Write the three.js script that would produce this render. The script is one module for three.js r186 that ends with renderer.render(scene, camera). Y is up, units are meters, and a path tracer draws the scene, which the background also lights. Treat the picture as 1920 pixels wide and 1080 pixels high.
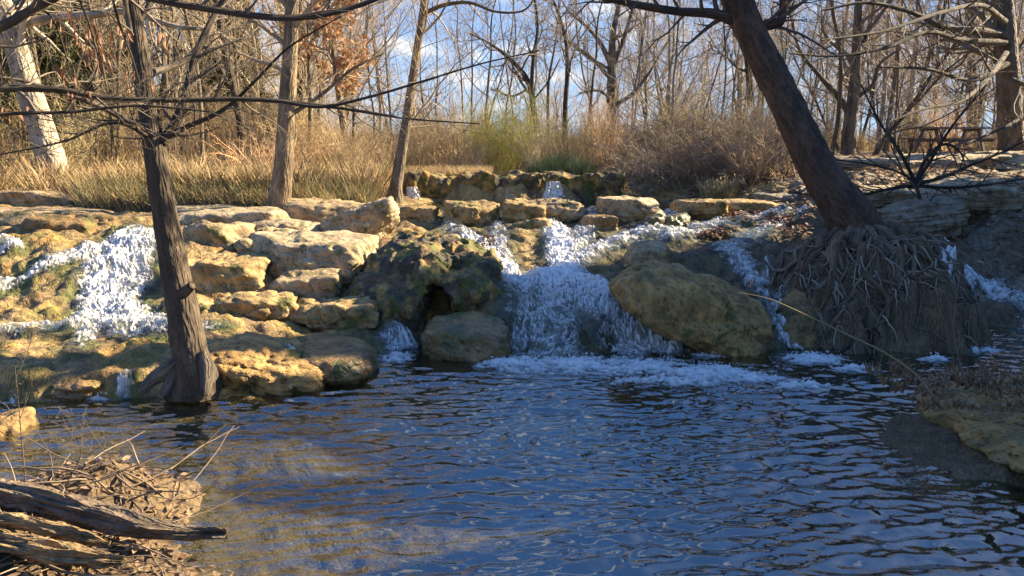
import * as THREE from 'three';
import { createNoise3D } from 'simplex-noise';
import { mergeGeometries, mergeVertices } from 'three/addons/utils/BufferGeometryUtils.js';

// ---------------------------------------------------------------- camera
const EYE = 2.0, FPX = 1507, PITCH = 10.16 * Math.PI / 180;
const scene = new THREE.Scene();
const camera = new THREE.PerspectiveCamera(39.43, 16 / 9, 0.05, 900);
camera.position.set(0, EYE, 0);
camera.rotation.set(-PITCH, 0, 0);
const renderer = new THREE.WebGLRenderer({ antialias: true });
renderer.setSize(1024, 576);
renderer.toneMapping = THREE.LinearToneMapping;
renderer.toneMappingExposure = 4.6;
renderer.shadowMap.enabled = true;

// ---------------------------------------------------------------- noise and random
function mulberry(a) { return () => { a = (a + 0x6d2b79f5) | 0; let t = Math.imul(a ^ (a >>> 15), 1 | a); t = (t + Math.imul(t ^ (t >>> 7), 61 | t)) ^ t; return ((t ^ (t >>> 14)) >>> 0) / 4294967296; }; }
const N = createNoise3D(mulberry(77));
const lerp = (a, b, t) => a + (b - a) * t, clamp = (x, a = 0, b = 1) => Math.min(b, Math.max(a, x));
const sst = (a, b, x) => { const t = clamp((x - a) / (b - a)); return t * t * (3 - 2 * t); };
function fbm(x, y, z, o = 4) { let s = 0, a = 0.5; for (let i = 0; i < o; i++) { s += a * N(x, y, z); x = x * 2.03 + 7.1; y = y * 2.03 + 3.3; z = z * 2.03 + 1.7; a *= 0.5; } return s; }
const V = (x, y, z) => new THREE.Vector3(x, y, z);

// ---------------------------------------------------------------- sky and sun
const SKY = 0.265, SUN_EL = 29 * Math.PI / 180, SUN_BACK = 21 * Math.PI / 180;
const SUN = V(Math.cos(SUN_EL) * Math.cos(SUN_BACK), Math.sin(SUN_EL), -Math.cos(SUN_EL) * Math.sin(SUN_BACK));
{
  const W = 1024, Hh = 512, data = new Float32Array(W * Hh * 4);
  for (let j = 0; j < Hh; j++) for (let i = 0; i < W; i++) {
    const up = ((j + 0.5) / Hh - 0.5) * Math.PI, ro = ((i + 0.5) / W - 0.5) * 2 * Math.PI;
    const y = Math.sin(up), x = Math.cos(ro) * Math.cos(up), z = Math.sin(ro) * Math.cos(up);
    const e = clamp(y), k = Math.pow(1 - e, 5);
    let r = lerp(0.10, 0.56, k), g = lerp(0.29, 0.80, k), b = lerp(0.79, 1.04, k);
    const q = 1 / (e + 0.12);
    let c = fbm(x * q * 1.3 + 3, z * q * 1.3, 2.2, 5) + 0.25 * fbm(x * q * 5, z * q * 5, 9, 3);
    let m = sst(0.0, 0.42, c + 0.16 * Math.exp(-Math.pow((e - 0.10) / 0.09, 2)) - 0.22 - 0.10 * sst(.2, .5, e)) * 0.85;
    m *= sst(-0.02, 0.05, y);
    r = lerp(r, 1.05, m); g = lerp(g, 1.08, m); b = lerp(b, 1.12, m);
    const cs = clamp(x * SUN.x + y * SUN.y + z * SUN.z), gl = 0.35 * Math.pow(cs, 8);
    r += gl; g += gl * 0.95; b += gl * 0.85;
    if (y < 0) { const d = sst(0, -0.1, y); r = lerp(r, 0.16, d); g = lerp(g, 0.14, d); b = lerp(b, 0.11, d); }
    const o = (j * W + i) * 4; data[o] = r * SKY; data[o + 1] = g * SKY; data[o + 2] = b * SKY; data[o + 3] = 1;
  }
  const t = new THREE.DataTexture(data, W, Hh, THREE.RGBAFormat, THREE.FloatType);
  t.mapping = THREE.EquirectangularReflectionMapping; t.magFilter = THREE.LinearFilter; t.needsUpdate = true;
  scene.background = t; scene.environment = t;
}
const sun = new THREE.DirectionalLight(new THREE.Color(1.0, 0.82, 0.55), 5);
sun.position.copy(SUN).multiplyScalar(60).add(V(0, 0, -10)); sun.target.position.set(0, 0, -10);
sun.castShadow = true; sun.shadow.mapSize.set(4096, 4096);
Object.assign(sun.shadow.camera, { left: -40, right: 40, top: 40, bottom: -40, near: 1, far: 160 });
scene.add(sun, sun.target);

// ---------------------------------------------------------------- pixel helpers (photo pixels, 1920 x 1080)
const SP = Math.sin(PITCH), CP = Math.cos(PITCH);
function at(px, py, D) { const u = (px - 960) / FPX, v = (540 - py) / FPX, t = D / (CP + v * SP); return V(u * t, EYE + (v * CP - SP) * t, -D); }
function onY(px, py, y) { const v = (540 - py) / FPX, t = (y - EYE) / (v * CP - SP); return at(px, py, t * (CP + v * SP)); }
function hit(px, py, d0 = 2.5, d1 = 60) { let p; for (let D = d0; D < d1; D += 0.02) { p = at(px, py, D); if (p.y <= H(p.x, p.z)) return p; } return p; }

// ---------------------------------------------------------------- names and tags
const taken = {};
function numbered(n) { const k = taken[n] = (taken[n] ?? -1) + 1; return k ? n + '_' + String(k).padStart(3, '0') : n; }
function tag(o, label, category, group, kind) { o.userData.label = label; o.userData.category = category; if (group) o.userData.group = group; if (kind) o.userData.kind = kind; return o; }
function shadow(o) { o.castShadow = o.receiveShadow = true; return o; }
function top(name, geo, mat) { const m = shadow(new THREE.Mesh(geo, mat)); m.name = numbered(name); scene.add(m); return m; }
function group(name, p = V(0, 0, 0)) { const g = new THREE.Group(); g.name = numbered(name); g.position.copy(p); scene.add(g); return g; }
function part(parent, name, geo, mat) { const m = shadow(new THREE.Mesh(geo, mat)); m.name = name; parent.add(m); return m; }
function structure(name, geo, mat) { const m = top(name, geo, mat); m.userData.kind = 'structure'; return m; }

// ---------------------------------------------------------------- textures: grain only
function tex(w, h, fn, srgb) {
  const d = new Uint8Array(w * h * 4);
  for (let j = 0; j < h; j++) for (let i = 0; i < w; i++) { const c = fn(i / w, j / h), o = (j * w + i) * 4; d[o] = clamp(c[0]) * 255; d[o + 1] = clamp(c[1]) * 255; d[o + 2] = clamp(c[2]) * 255; d[o + 3] = 255; }
  const t = new THREE.DataTexture(d, w, h); t.wrapS = t.wrapT = THREE.MirroredRepeatWrapping; t.magFilter = THREE.LinearFilter; if (srgb) t.colorSpace = THREE.SRGBColorSpace; t.needsUpdate = true; return t;
}
const g3 = (v) => [v, v, v];
const cyl = (u, k) => [Math.cos(u * 6.2832) * k, Math.sin(u * 6.2832) * k];
const barkBump = tex(256, 512, (u, v) => { const [a, b] = cyl(u, 2.2), [c, d] = cyl(u, 5); const r = 1 - Math.abs(N(a, b, v * 5)) * 1.3 - Math.abs(N(c, d, v * 14)) * 0.5; return g3(0.5 + 0.5 * r); });
const barkMap = tex(256, 512, (u, v) => { const [a, b] = cyl(u, 2.2), [c, d] = cyl(u, 6); const r = 0.90 + 0.14 * N(a, b, v * 5) + 0.14 * N(c, d, v * 20) + 0.08 * N(c * 3, d * 3, v * 60); return [r, r * 0.98, r * 0.95]; }, true);
const rockBump = tex(512, 512, (u, v) => { const f = fbm(u * 5, v * 5, 1, 6), p = sst(0.25, 0.6, N(u * 22, v * 22, 4)) * 0.5 + sst(0.3, 0.6, N(u * 50, v * 50, 8)) * 0.25; return g3(0.55 + f * 0.7 - p * 0.5); });
const rockMap = tex(512, 512, (u, v) => { const f = 0.90 + 0.22 * fbm(u * 6, v * 6, 5, 5) + 0.10 * N(u * 70, v * 70, 2) - 0.25 * sst(0.45, 0.75, N(u * 16, v * 16, 9)); return [f, f * 0.985, f * 0.95]; }, true);
const soilMap = tex(512, 512, (u, v) => { const f = 0.86 + 0.22 * fbm(u * 8, v * 8, 3, 5) + 0.22 * N(u * 60, v * 60, 6) + 0.12 * N(u * 120, v * 120, 1); return [f, f * 0.96, f * 0.88]; }, true);

const lin = (r, g, b) => new THREE.Color().setRGB(r, g, b);
const MAT = {
  rock: new THREE.MeshStandardMaterial({ vertexColors: true, map: rockMap, bumpMap: rockBump, bumpScale: 0.015, roughness: 0.85 }),
  wet: new THREE.MeshStandardMaterial({ vertexColors: true, map: rockMap, bumpMap: rockBump, bumpScale: 0.015, roughness: 0.45 }),
  ground: new THREE.MeshStandardMaterial({ vertexColors: true, map: soilMap, bumpMap: rockBump, bumpScale: 0.02, roughness: 0.85 }),
  bark: new THREE.MeshStandardMaterial({ vertexColors: true, map: barkMap, bumpMap: barkBump, bumpScale: 0.02, roughness: 0.9 }),
  twig: new THREE.MeshStandardMaterial({ vertexColors: true, roughness: 0.8 }),
  grass: new THREE.MeshPhysicalMaterial({ color: lin(1, 1, 1), vertexColors: true, roughness: 0.9, transmission: 0.35, thickness: 0, side: THREE.DoubleSide }),
  leaf: new THREE.MeshPhysicalMaterial({ color: lin(1, 1, 1), vertexColors: true, roughness: 0.85, transmission: 0.3, thickness: 0, side: THREE.DoubleSide }),
  water: new THREE.MeshPhysicalMaterial({ color: lin(0.60, 0.66, 0.60), roughness: 0.02, transmission: 1, thickness: 0, ior: 2.5, side: THREE.DoubleSide }),
  film: new THREE.MeshPhysicalMaterial({ color: lin(0.86, 0.9, 0.9), roughness: 0.06, transmission: 1, thickness: 0, ior: 1.33, side: THREE.DoubleSide }),
  foam: new THREE.MeshPhysicalMaterial({ color: lin(0.74, 0.76, 0.77), roughness: 0.5, transmission: 0.15, thickness: 0, side: THREE.DoubleSide }),
  froth: new THREE.MeshStandardMaterial({ color: lin(0.66, 0.655, 0.63), roughness: 0.4, vertexColors: true, transparent: true, side: THREE.DoubleSide }),
  wood: new THREE.MeshStandardMaterial({ vertexColors: true, map: barkMap, bumpMap: barkBump, bumpScale: 0.02, roughness: 0.85 }),
};

// ---------------------------------------------------------------- geometry builder
class GB {
  constructor() { this.p = []; this.n = []; this.c = []; this.u = []; this.i = []; }
  v(p, c, u = 0, w = 0, n) { this.p.push(p.x, p.y, p.z); this.c.push(...c); this.u.push(u, w); if (n) this.n.push(n.x, n.y, n.z); return this.p.length / 3 - 1; }
  geo() {
    const g = new THREE.BufferGeometry();
    g.setAttribute('position', new THREE.Float32BufferAttribute(this.p, 3)); g.setAttribute('color', new THREE.Float32BufferAttribute(this.c, this.c.length / (this.p.length / 3))); g.setAttribute('uv', new THREE.Float32BufferAttribute(this.u, 2));
    g.setIndex(this.p.length / 3 > 65535 ? new THREE.Uint32BufferAttribute(this.i, 1) : new THREE.Uint16BufferAttribute(this.i, 1));
    if (this.n.length === this.p.length) g.setAttribute('normal', new THREE.Float32BufferAttribute(this.n, 3)); else g.computeVertexNormals();
    return g;
  }
}
const _t = V(), _s = V(), _b = V(), _q = V();
// a tube along points, with a radius at each; col = function(s 0..1, angle, point) or colour
function tube(gb, pts, rad, seg, col, rough = 0, seed = 0, vlen = 1) {
  let ref = V(0.31, 0.11, 0.94), start = gb.p.length / 3, len = 0;
  const n = pts.length;
  for (let i = 0; i < n; i++) {
    _t.copy(pts[Math.min(n - 1, i + 1)]).sub(pts[Math.max(0, i - 1)]).normalize();
    if (i) len += pts[i].distanceTo(pts[i - 1]);
    _s.copy(ref).addScaledVector(_t, -ref.dot(_t)); if (_s.lengthSq() < 1e-4) _s.set(1, 0, 0).addScaledVector(_t, -_t.x); _s.normalize(); ref.copy(_s); _b.crossVectors(_t, _s);
    for (let k = 0; k <= seg; k++) {
      const a = k / seg * Math.PI * 2, ca = Math.cos(a), sa = Math.sin(a);
      let r = rad[i];
      if (rough) r *= 1 + rough * (N(ca * 1.6 + seed, sa * 1.6, len * 1.6) + 0.6 * N(ca * 4 + seed, sa * 4, len * 5));
      _q.copy(pts[i]).addScaledVector(_s, ca * r).addScaledVector(_b, sa * r);
      const c = typeof col === 'function' ? col(i / (n - 1), a, _q) : col;
      gb.v(_q, c, k / seg, len * vlen, V(_s.x * ca + _b.x * sa, _s.y * ca + _b.y * sa, _s.z * ca + _b.z * sa));
    }
  }
  const w = seg + 1;
  for (let i = 0; i < n - 1; i++) for (let k = 0; k < seg; k++) { const a = start + i * w + k, b = a + w; gb.i.push(a, a + 1, b, a + 1, b + 1, b); }
  if (rad[n - 1] > 0.012) { const c = gb.v(pts[n - 1], typeof col === 'function' ? col(1, 0, pts[n - 1]) : col, 0.5, 0, _t.clone()); for (let k = 0; k < seg; k++) gb.i.push(start + (n - 1) * w + k, start + (n - 1) * w + k + 1, c); }
}
function spline(pts, rad, n) {
  const c = new THREE.CatmullRomCurve3(pts, false, 'centripetal'), P = [], R = [];
  for (let i = 0; i < n; i++) { const t = i / (n - 1); P.push(c.getPoint(t)); const f = t * (rad.length - 1), k = Math.min(rad.length - 2, Math.floor(f)); R.push(lerp(rad[k], rad[k + 1], f - k)); }
  return [P, R];
}

// ---------------------------------------------------------------- terrain heights
const FAR = [[20, 1.4], [40, 1.55], [500, 1.6]];
const STA = [
  [-14, [[-50, .8], [1, .6], [3, .4], [4.5, .15], [5, -.1], [6.0, -.2], [6.2, .22], [7.6, .3], [9.3, .85], [10, .95], [12, 1.08], [13, 1.2], ...FAR]],
  [-5, [[-50, .7], [1, .5], [3, .35], [4.6, .12], [5, -.06], [6.0, -.12], [6.2, .24], [7.6, .3], [8, .4], [9.5, .88], [10, .93], [12, 1.03], [13, 1.15], ...FAR]],
  [-3, [[-50, .7], [1, .5], [3, .25], [4.2, .06], [4.7, -.07], [6.0, -.12], [6.25, .2], [7, .26], [7.9, .3], [8.3, .36], [9.4, .72], [10.2, .82], [11.6, .92], [12.6, 1.1], ...FAR]],
  [-1.8, [[-50, .7], [1, .5], [2.6, .2], [3.4, .08], [4.0, -.02], [4.5, -.09], [6.4, -.14], [6.75, .08], [7.2, .16], [8, .14], [8.4, .2], [9, .38], [10, .70], [11.5, .86], [12.2, .97], [13, 1.05], [14.3, 1.1], [14.6, 1.3], ...FAR]],
  [-0.8, [[-50, .7], [1, .45], [2.6, .1], [3.15, -.02], [3.6, -.16], [5, -.32], [7.2, -.3], [7.8, -.1], [8.3, .3], [9, .58], [10, .76], [11.5, .84], [12.2, .95], [12.6, .8], [14.2, .8], [14.45, 1.3], [16, 1.3], ...FAR]],
  [0.6, [[-50, .7], [1, .45], [2.6, .05], [3.1, -.2], [5, -.42], [7.1, -.4], [7.4, -.04], [8.45, .54], [8.8, .58], [9.5, .64], [10.6, .82], [11.6, .9], [12.2, .96], [12.6, .8], [14.2, .8], [14.45, 1.3], [16, 1.3], ...FAR]],
  [1.8, [[-50, .7], [1, .45], [2.6, .05], [3.1, -.2], [5, -.42], [7.2, -.35], [7.5, -.1], [8.3, .45], [9, .64], [10, .78], [11.6, .92], [12.2, .97], [12.6, .85], [14.2, .85], [14.6, 1.3], [16, 1.35], ...FAR]],
  [3, [[-50, .7], [1, .45], [3, .08], [3.7, -.2], [4.3, -.15], [4.7, .12], [5.5, .12], [5.9, -.15], [6.6, -.3], [7.4, -.25], [7.7, .05], [8.6, .48], [9.5, .70], [11, .9], [12.2, 1.0], [12.8, .95], [14, 1.05], [14.6, 1.25], [17, 1.45], [22, 1.7], [500, 1.7]]],
  [4.9, [[-50, .8], [1, .55], [3.4, .3], [4.2, .2], [6.1, .2], [6.6, -.1], [7.5, -.2], [8.6, -.12], [9.3, .1], [10, .4], [10.4, .72], [11.0, .98], [11.6, 1.2], [12.4, 1.38], [14, 1.46], [15.2, 1.5], [17, 1.68], [19, 1.72], [500, 1.7]]],
  [6.5, [[-50, .9], [1, .7], [4, .45], [6.8, .35], [7.3, 0], [8.4, -.05], [9, .15], [9.7, .55], [10.5, .95], [11.2, 1.12], [12.2, 1.38], [14, 1.47], [15.2, 1.5], [17, 1.7], [500, 1.7]]],
  [10, [[-50, .9], [1, .8], [6, .6], [8, .7], [9.5, 1.0], [11, 1.15], [12.2, 1.4], [15, 1.5], [17, 1.7], [500, 1.7]]],
];
function prof(p, D) { if (D <= p[0][0]) return p[0][1]; for (let i = 1; i < p.length; i++) if (D < p[i][0]) { const a = p[i - 1], b = p[i]; return lerp(a[1], b[1], (D - a[0]) / (b[0] - a[0])); } return p[p.length - 1][1]; }
const BUMPS = [[-.8, -8.35, .32, -.4], [-2.15, -4.25, .38, .26], [-2.6, -3.6, .5, .12], [-1.25, -3.35, .3, .06]];
const MOUND = { x: 3.80, z: -8.62, rx: 1.30, rz: 1.06, h: 1.05 };
function Hbase(x, z) {
  const w = 0.22, wx = x + w * N(x * 0.8, 3, z * 0.8) + 0.06 * N(x * 3, 8, z * 3), D = -z + w * N(x * 0.9, 11, z * 0.9) * sst(0, 5, -z) + 0.07 * N(x * 3.2, 5, z * 3.2);
  let i = 0; while (i < STA.length - 2 && wx > STA[i + 1][0]) i++;
  const t = sst(0, 1, (wx - STA[i][0]) / (STA[i + 1][0] - STA[i][0]));
  let h = lerp(prof(STA[i][1], D), prof(STA[i + 1][1], D), t);
  for (const [bx, bz, br, bh] of BUMPS) { const d2 = ((x - bx) ** 2 + (z - bz) ** 2) / (br * br); if (d2 < 5) h += bh * Math.exp(-d2); }
  const dx = (x - MOUND.x) / MOUND.rx, dz = (z - MOUND.z) / MOUND.rz, q = Math.sqrt(dx * dx + dz * dz) * (1 + 0.14 * N(x * 1.5, 20, z * 1.5) + .07 * N(x * 4, 21, z * 4));
  if (q < 1.2) h = Math.max(h, MOUND.h * (1.0 - Math.pow(q, 3.0)));
  return h;
}
function H(x, z) {
  const D = -z, rocky = sst(5.7, 6.5, D) * (1 - sst(12.2, 14.5, D));
  let h = Hbase(x, z) + 0.05 * fbm(x * 0.9, 1, z * 0.9, 3);
  { const dx = (x - MOUND.x) / MOUND.rx, dz = (z - MOUND.z) / MOUND.rz; if (dx * dx + dz * dz < 1.4) h += .05 * N(x * 5, 31, z * 5) + .025 * N(x * 11, 32, z * 11); }
  if (x > 4.2 && D > 8.8 && D < 15) h += .07 * N(x * 1.8, 81, z * 1.8) + .05 * Math.abs(N(x * 4, 82, z * 4)) + .02 * N(x * 10, 83, z * 10);
  if (rocky > 0) { const n1 = N(x * 2.4, 30, z * 2.4), n2 = N(x * 6.5, 40, z * 6.5); h += rocky * (0.045 * n1 + 0.022 * n2 + 0.012 * Math.abs(N(x * 13, 50, z * 13)) + 0.004 * N(x * 34, 60, z * 34)); }
  else if (D < 14) h += 0.02 * N(x * 5, 40, z * 5) + 0.008 * N(x * 18, 41, z * 18);
  return h;
}
// flows over the rock: photo pixels, half width in pixels, foaminess
const FLOWS = [
  [[830, 392, 12, .1], [850, 430, 22, .4], [890, 455, 34, .8], [925, 490, 30, .95], [950, 520, 36, .9], [985, 535, 40, .8]],
  [[938, 392, 10, .1], [935, 440, 20, .4], [930, 465, 24, .7], [950, 505, 24, .8]],
  [[1000, 402, 10, .4], [1035, 425, 20, .8], [1052, 452, 30, 1], [1048, 485, 26, 1], [1062, 510, 34, 1], [1040, 528, 55, 1]],
  [[1108, 392, 14, .15], [1108, 425, 20, .5], [1090, 450, 26, .6], [1066, 476, 24, .8]],
  [[1245, 392, 20, .15], [1250, 425, 34, .7], [1190, 445, 34, .55], [1130, 462, 30, .6], [1085, 490, 26, .7]],
  [[1500, 398, 16, .4], [1440, 405, 22, .5], [1370, 415, 26, .4], [1310, 430, 30, .5], [1260, 440, 30, .7]],
  [[1460, 412, 18, .4], [1400, 445, 26, .35], [1360, 470, 26, .45], [1390, 505, 26, .6], [1440, 555, 26, .5], [1465, 610, 26, .55], [1485, 655, 26, .8]],
  [[1000, 525, 40, .8], [985, 560, 45, .5], [975, 610, 45, .42], [965, 660, 40, .5]],
  [[1040, 525, 45, .85], [1045, 565, 55, .68], [1035, 615, 60, .5], [1030, 662, 60, .5]],
  [[1070, 520, 40, .95], [1110, 570, 40, .62], [1150, 620, 42, .5], [1190, 662, 48, .6]],
  [[1090, 530, 26, .95], [1140, 580, 26, .8], [1200, 625, 32, .68], [1250, 660, 36, .75]],
  [[255, 428, 30, .2], [245, 445, 40, .8], [225, 480, 50, .86], [205, 520, 52, .84], [190, 560, 40, .9], [215, 595, 60, .8], [260, 612, 60, .7]],
  [[270, 440, 24, .7], [262, 490, 30, .7], [250, 540, 30, .62], [215, 575, 30, .8]],
  [[190, 470, 26, .75], [130, 490, 26, .7], [70, 510, 24, .66], [10, 530, 26, .66], [-50, 545, 26, .6]],
  [[10, 448, 16, .5], [30, 462, 16, .7], [-10, 480, 20, .6]],
  [[180, 590, 32, .75], [150, 610, 34, .6], [80, 618, 26, .55], [0, 625, 22, .5]],
  [[200, 600, 40, .7], [170, 625, 26, .5], [150, 660, 18, .4]],
  [[300, 618, 36, .6], [370, 615, 24, .5], [420, 612, 18, .3]],
  [[545, 660, 14, .6], [560, 680, 14, .8], [572, 702, 16, .8]],
  [[240, 722, 14, .35], [232, 740, 16, .6]],
  [[730, 645, 26, .5], [760, 655, 30, .7], [740, 670, 24, .6]],
  [[1775, 508, 18, .8], [1810, 520, 22, .9], [1850, 540, 24, .9], [1890, 560, 24, .7], [1940, 575, 26, .6]],
];
const segs = [];
for (const fl of FLOWS) { let last; for (const [px, py, hw, fo] of fl) { const p = hit(px, py), q = { x: p.x, z: p.z, w: hw / FPX * -p.z, f: fo }; if (last) segs.push([last, q]); last = q; } }
function flowAt(x, z, wide = 1) { // [strength 0..1, foam, direction]
  let m = 0, f = 0, ax = 0, az = 0;
  for (const [a, b] of segs) {
    const w = Math.max(a.w, b.w) * 1.6 * wide; if (x < Math.min(a.x, b.x) - w || x > Math.max(a.x, b.x) + w || z < Math.min(a.z, b.z) - w || z > Math.max(a.z, b.z) + w) continue;
    const vx = b.x - a.x, vz = b.z - a.z, L2 = vx * vx + vz * vz || 1e-6, t = clamp(((x - a.x) * vx + (z - a.z) * vz) / L2), dx = x - a.x - vx * t, dz = z - a.z - vz * t, d = Math.hypot(dx, dz), k = 1 - sst(.35, 1.5, d / (lerp(a.w, b.w, t) * wide));
    if (k > 0) { const l = Math.sqrt(L2); ax += vx / l * k; az += vz / l * k; f = Math.max(f, lerp(a.f, b.f, t) * k); m = Math.max(m, k); }
  }
  return [m, f, ax, az];
}
// colours of matter on the ground
const C = { tan: [.36, .26, .13], ochre: [.40, .25, .075], brown: [.15, .105, .055], moss: [.11, .12, .025], green: [.07, .10, .02], wet: [.075, .062, .04], litter: [.20, .14, .075], straw: [.40, .29, .12], silt: [.125, .088, .046], grey: [.24, .22, .185], soil: [.15, .108, .066] };
const mixc = (a, b, t) => [lerp(a[0], b[0], t), lerp(a[1], b[1], t), lerp(a[2], b[2], t)];
function groundColor(x, z) {
  const D = -z, n = fbm(x * 1.3, 70, z * 1.3, 4), f = N(x * 9, 71, z * 9), m = fbm(x * 2.2 + 40, 72, z * 2.2, 4);
  let c;
  if (D < 5.9) c = mixc(C.silt, C.brown, sst(-.2, .35, n));
  else if (D < 12.4) { c = mixc(C.tan, C.ochre, sst(-.15, .3, n)); c = mixc(c, C.brown, sst(.05, .3, m) * .8); c = mixc(c, C.moss, sst(.06, .26, -m + .1 * f) * .6); c = mixc(c, C.wet, sst(.5, 1.5, x) * .75); }
  else c = mixc(C.litter, C.straw, sst(-.3, .4, n));
  if (D > 6 && D < 12.6) { const w = clamp(flowAt(x, z, 1.7)[0] * 1.6), b = mixc(mixc(C.wet, C.green, sst(-.15, .25, N(x * 3.5, 75, z * 3.5) + .3 * f) * (x < -2 ? 1 : .45)), [.16, .17, .03], sst(.1, .5, N(x * 5, 76, z * 5)) * (x < -2 ? .9 : .35)); c = mixc(c, b, w * .85); }
  if (x > 4.3 && D > 8) c = mixc(mixc(C.soil, C.grey, sst(-.2, .4, n)), C.litter, sst(.0, .3, m) * .6);
  const dx = (x - MOUND.x) / MOUND.rx, dz = (z - MOUND.z) / MOUND.rz; if (dx * dx + dz * dz < 1.3) c = mixc(C.soil, C.brown, sst(-.2, .4, m));
  const k = 1 + .25 * f; return [c[0] * k, c[1] * k, c[2] * k];
}
{
  const lines = (lo, hi, step, a, b, grow) => { const l = []; for (let v = lo; v <= hi; v += step) l.push(v); let s = step, v = l[0]; while (v > a) { s *= grow; v -= s; l.unshift(v); } s = step; v = l[l.length - 1]; while (v < b) { s *= grow; v += s; l.push(v); } return l; };
  const xs = lines(-6.6, 7, 0.03, -260, 260, 1.14), ds = lines(2.6, 12.6, 0.03, -40, 420, 1.09), gb = new GB(), w = xs.length;
  for (const D of ds) for (const x of xs) { const z = -D; gb.v(V(x, H(x, z), z), groundColor(x, z), x * 0.8, z * 0.8); }
  for (let j = 0; j < ds.length - 1; j++) for (let i = 0; i < w - 1; i++) { const a = j * w + i; gb.i.push(a, a + 1, a + w, a + 1, a + w + 1, a + w); }
  structure('ground', gb.geo(), MAT.ground);
  console.log('ground', gb.p.length / 3);
}

// ---------------------------------------------------------------- rocks
const sphereCache = {};
function unitSphere(detail) {
  if (!sphereCache[detail]) { let g = new THREE.IcosahedronGeometry(1, detail); g.deleteAttribute('uv'); g.deleteAttribute('normal'); g = mergeVertices(g, 1e-5); sphereCache[detail] = { p: g.attributes.position.array, i: g.index.array }; }
  return sphereCache[detail];
}
const TONES = { gold: [[.44, .31, .14], [.35, .23, .09]], tan: [[.46, .345, .20], [.36, .26, .14]], pale: [[.47, .38, .25], [.38, .30, .18]], brown: [[.31, .195, .075], [.21, .13, .05]], umber: [[.46, .285, .10], [.32, .195, .062]], dark: [[.13, .10, .06], [.08, .065, .04]], grey: [[.34, .29, .22], [.26, .22, .16]] };
function rockGeo(seed, sx, sy, sz, o = {}) {
  const { p, i } = unitSphere(o.detail ?? 18), R = mulberry(seed * 7919 + 13), planes = [], pw = (o.sharp ?? 9) * 1.35;
  for (const [x, y, z] of [[1, 0, 0], [-1, 0, 0], [0, 1, 0], [0, -1, 0], [0, 0, 1], [0, 0, -1]]) planes.push([V(x + (R() - .5) * .35, y + (R() - .5) * (o.tiltTop ?? .12), z + (R() - .5) * .35).normalize(), 1]);
  for (let k = 0; k < (o.cuts ?? 9); k++) planes.push([V(R() * 2 - 1, R() * 1.6 - .8, R() * 2 - 1).normalize(), .95 + R() * .35]);
  const gb = new GB(), tone = TONES[o.tone ?? 'tan'], moss = o.moss ?? .25, am = o.rough ?? 1, d = V(), off = seed * 3.7, m0 = Math.min(sx, sy, sz);
  const strat = o.strata ?? (o.sharp && o.sharp < 7 ? .004 : .011);
  for (let k = 0; k < p.length; k += 3) {
    d.set(p[k], p[k + 1], p[k + 2]);
    let s = 0; for (const [n, r] of planes) { const q = n.dot(d) / r; if (q > 0) s += Math.pow(q, pw); }
    let r = Math.pow(s, -1 / pw);
    let x = d.x * r * sx / 2, y = d.y * r * sy / 2, z = d.z * r * sz / 2;
    const n1 = fbm(x * 2.2 + off, y * 3.5, z * 2.2, 4), n2 = N(x * 9 + off, y * 12, z * 9), pit = sst(.35, .75, N(x * 7 + off, y * 7, z * 7 + 5));
    let e = am * (m0 * .13 * n1 + .008 * n2 - .018 * pit + .004 * N(x * 26, y * 26, z * 26 + off));
    if (strat) e += strat * (N(x * 1.5 + off, y * 22, z * 1.5));
    const crack = Math.pow(1 - Math.abs(N(x * 1.6 + off, y * 1.1, z * 1.6 + 3)), 14); e -= am * .022 * crack;
    if (y < 0 && !o.noUndercut) { const q = 1 - .24 * sst(0, 1, -2 * y / sy); x *= q; z *= q; }
    const L = Math.sqrt(x * x + y * y + z * z) || 1; x += x / L * e; y += y / L * e; z += z / L * e;
    let c = mixc(tone[0], tone[1], sst(-.25, .3, fbm(x * 3 + off, y * 3, z * 3 + 9, 3)));
    const mn = fbm(x * 2.6 + off + 30, y * 2.6, z * 2.6, 4) + .15 * N(x * 18, y * 18, z * 18);
    c = mixc(c, mixc(C.moss, C.green, clamp(.5 + N(x * 5, y * 5, z * 5 + off))), sst(.38 - moss, .55 - moss, mn) * .85);
    c = mixc(c, C.brown, sst(.15, .4, fbm(x * 4 + off, y * 4 + 50, z * 4, 3)) * .5);
    gb.v(V(x, y, z), c, x * 1.1 + y * .55 + off, z * 1.1 - y * .8);
  }
  gb.i = Array.from(i);
  return gb.geo();
}
// a stone by its outline in the photograph: left, right, top and foot in pixels, distance of its front, depth front to back
let rockSeed = 100;
function rock(px0, px1, py0, py1, D, depth, label, o = {}) {
  const foot = at((px0 + px1) / 2, py1, D), back = at((px0 + px1) / 2, py0, D + depth * .6), Dm = D + depth / 2;
  const w = (px1 - px0) / FPX * D * 1.04, sink = o.sink ?? .17, h = Math.max(.1, back.y - foot.y) + sink, c = at((px0 + px1) / 2, py1, Dm);
  const m = top(o.name ?? 'boulder', rockGeo(o.seed ?? rockSeed++, w, h, depth, o), MAT[o.mat ?? 'rock']);
  m.position.set(c.x, foot.y - sink + h / 2, -Dm); m.rotation.set(o.rx ?? 0, o.ry ?? 0, o.rz ?? 0);
  tag(m, label, o.cat ?? 'rock', o.group);
  return m;
}
rock(-90, 153, 353, 391, 12.2, 1.1, 'thick flat-topped stone slab at the foot of the dry grass', { name: 'stone_slab', tone: 'tan', moss: .05, sharp: 14, cuts: 5 });
rock(-60, 206, 391, 430, 10.9, 1.2, 'long low stone slab beneath the thick flat-topped slab', { name: 'stone_slab', tone: 'tan', moss: .1, sharp: 14, cuts: 5 });
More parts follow.
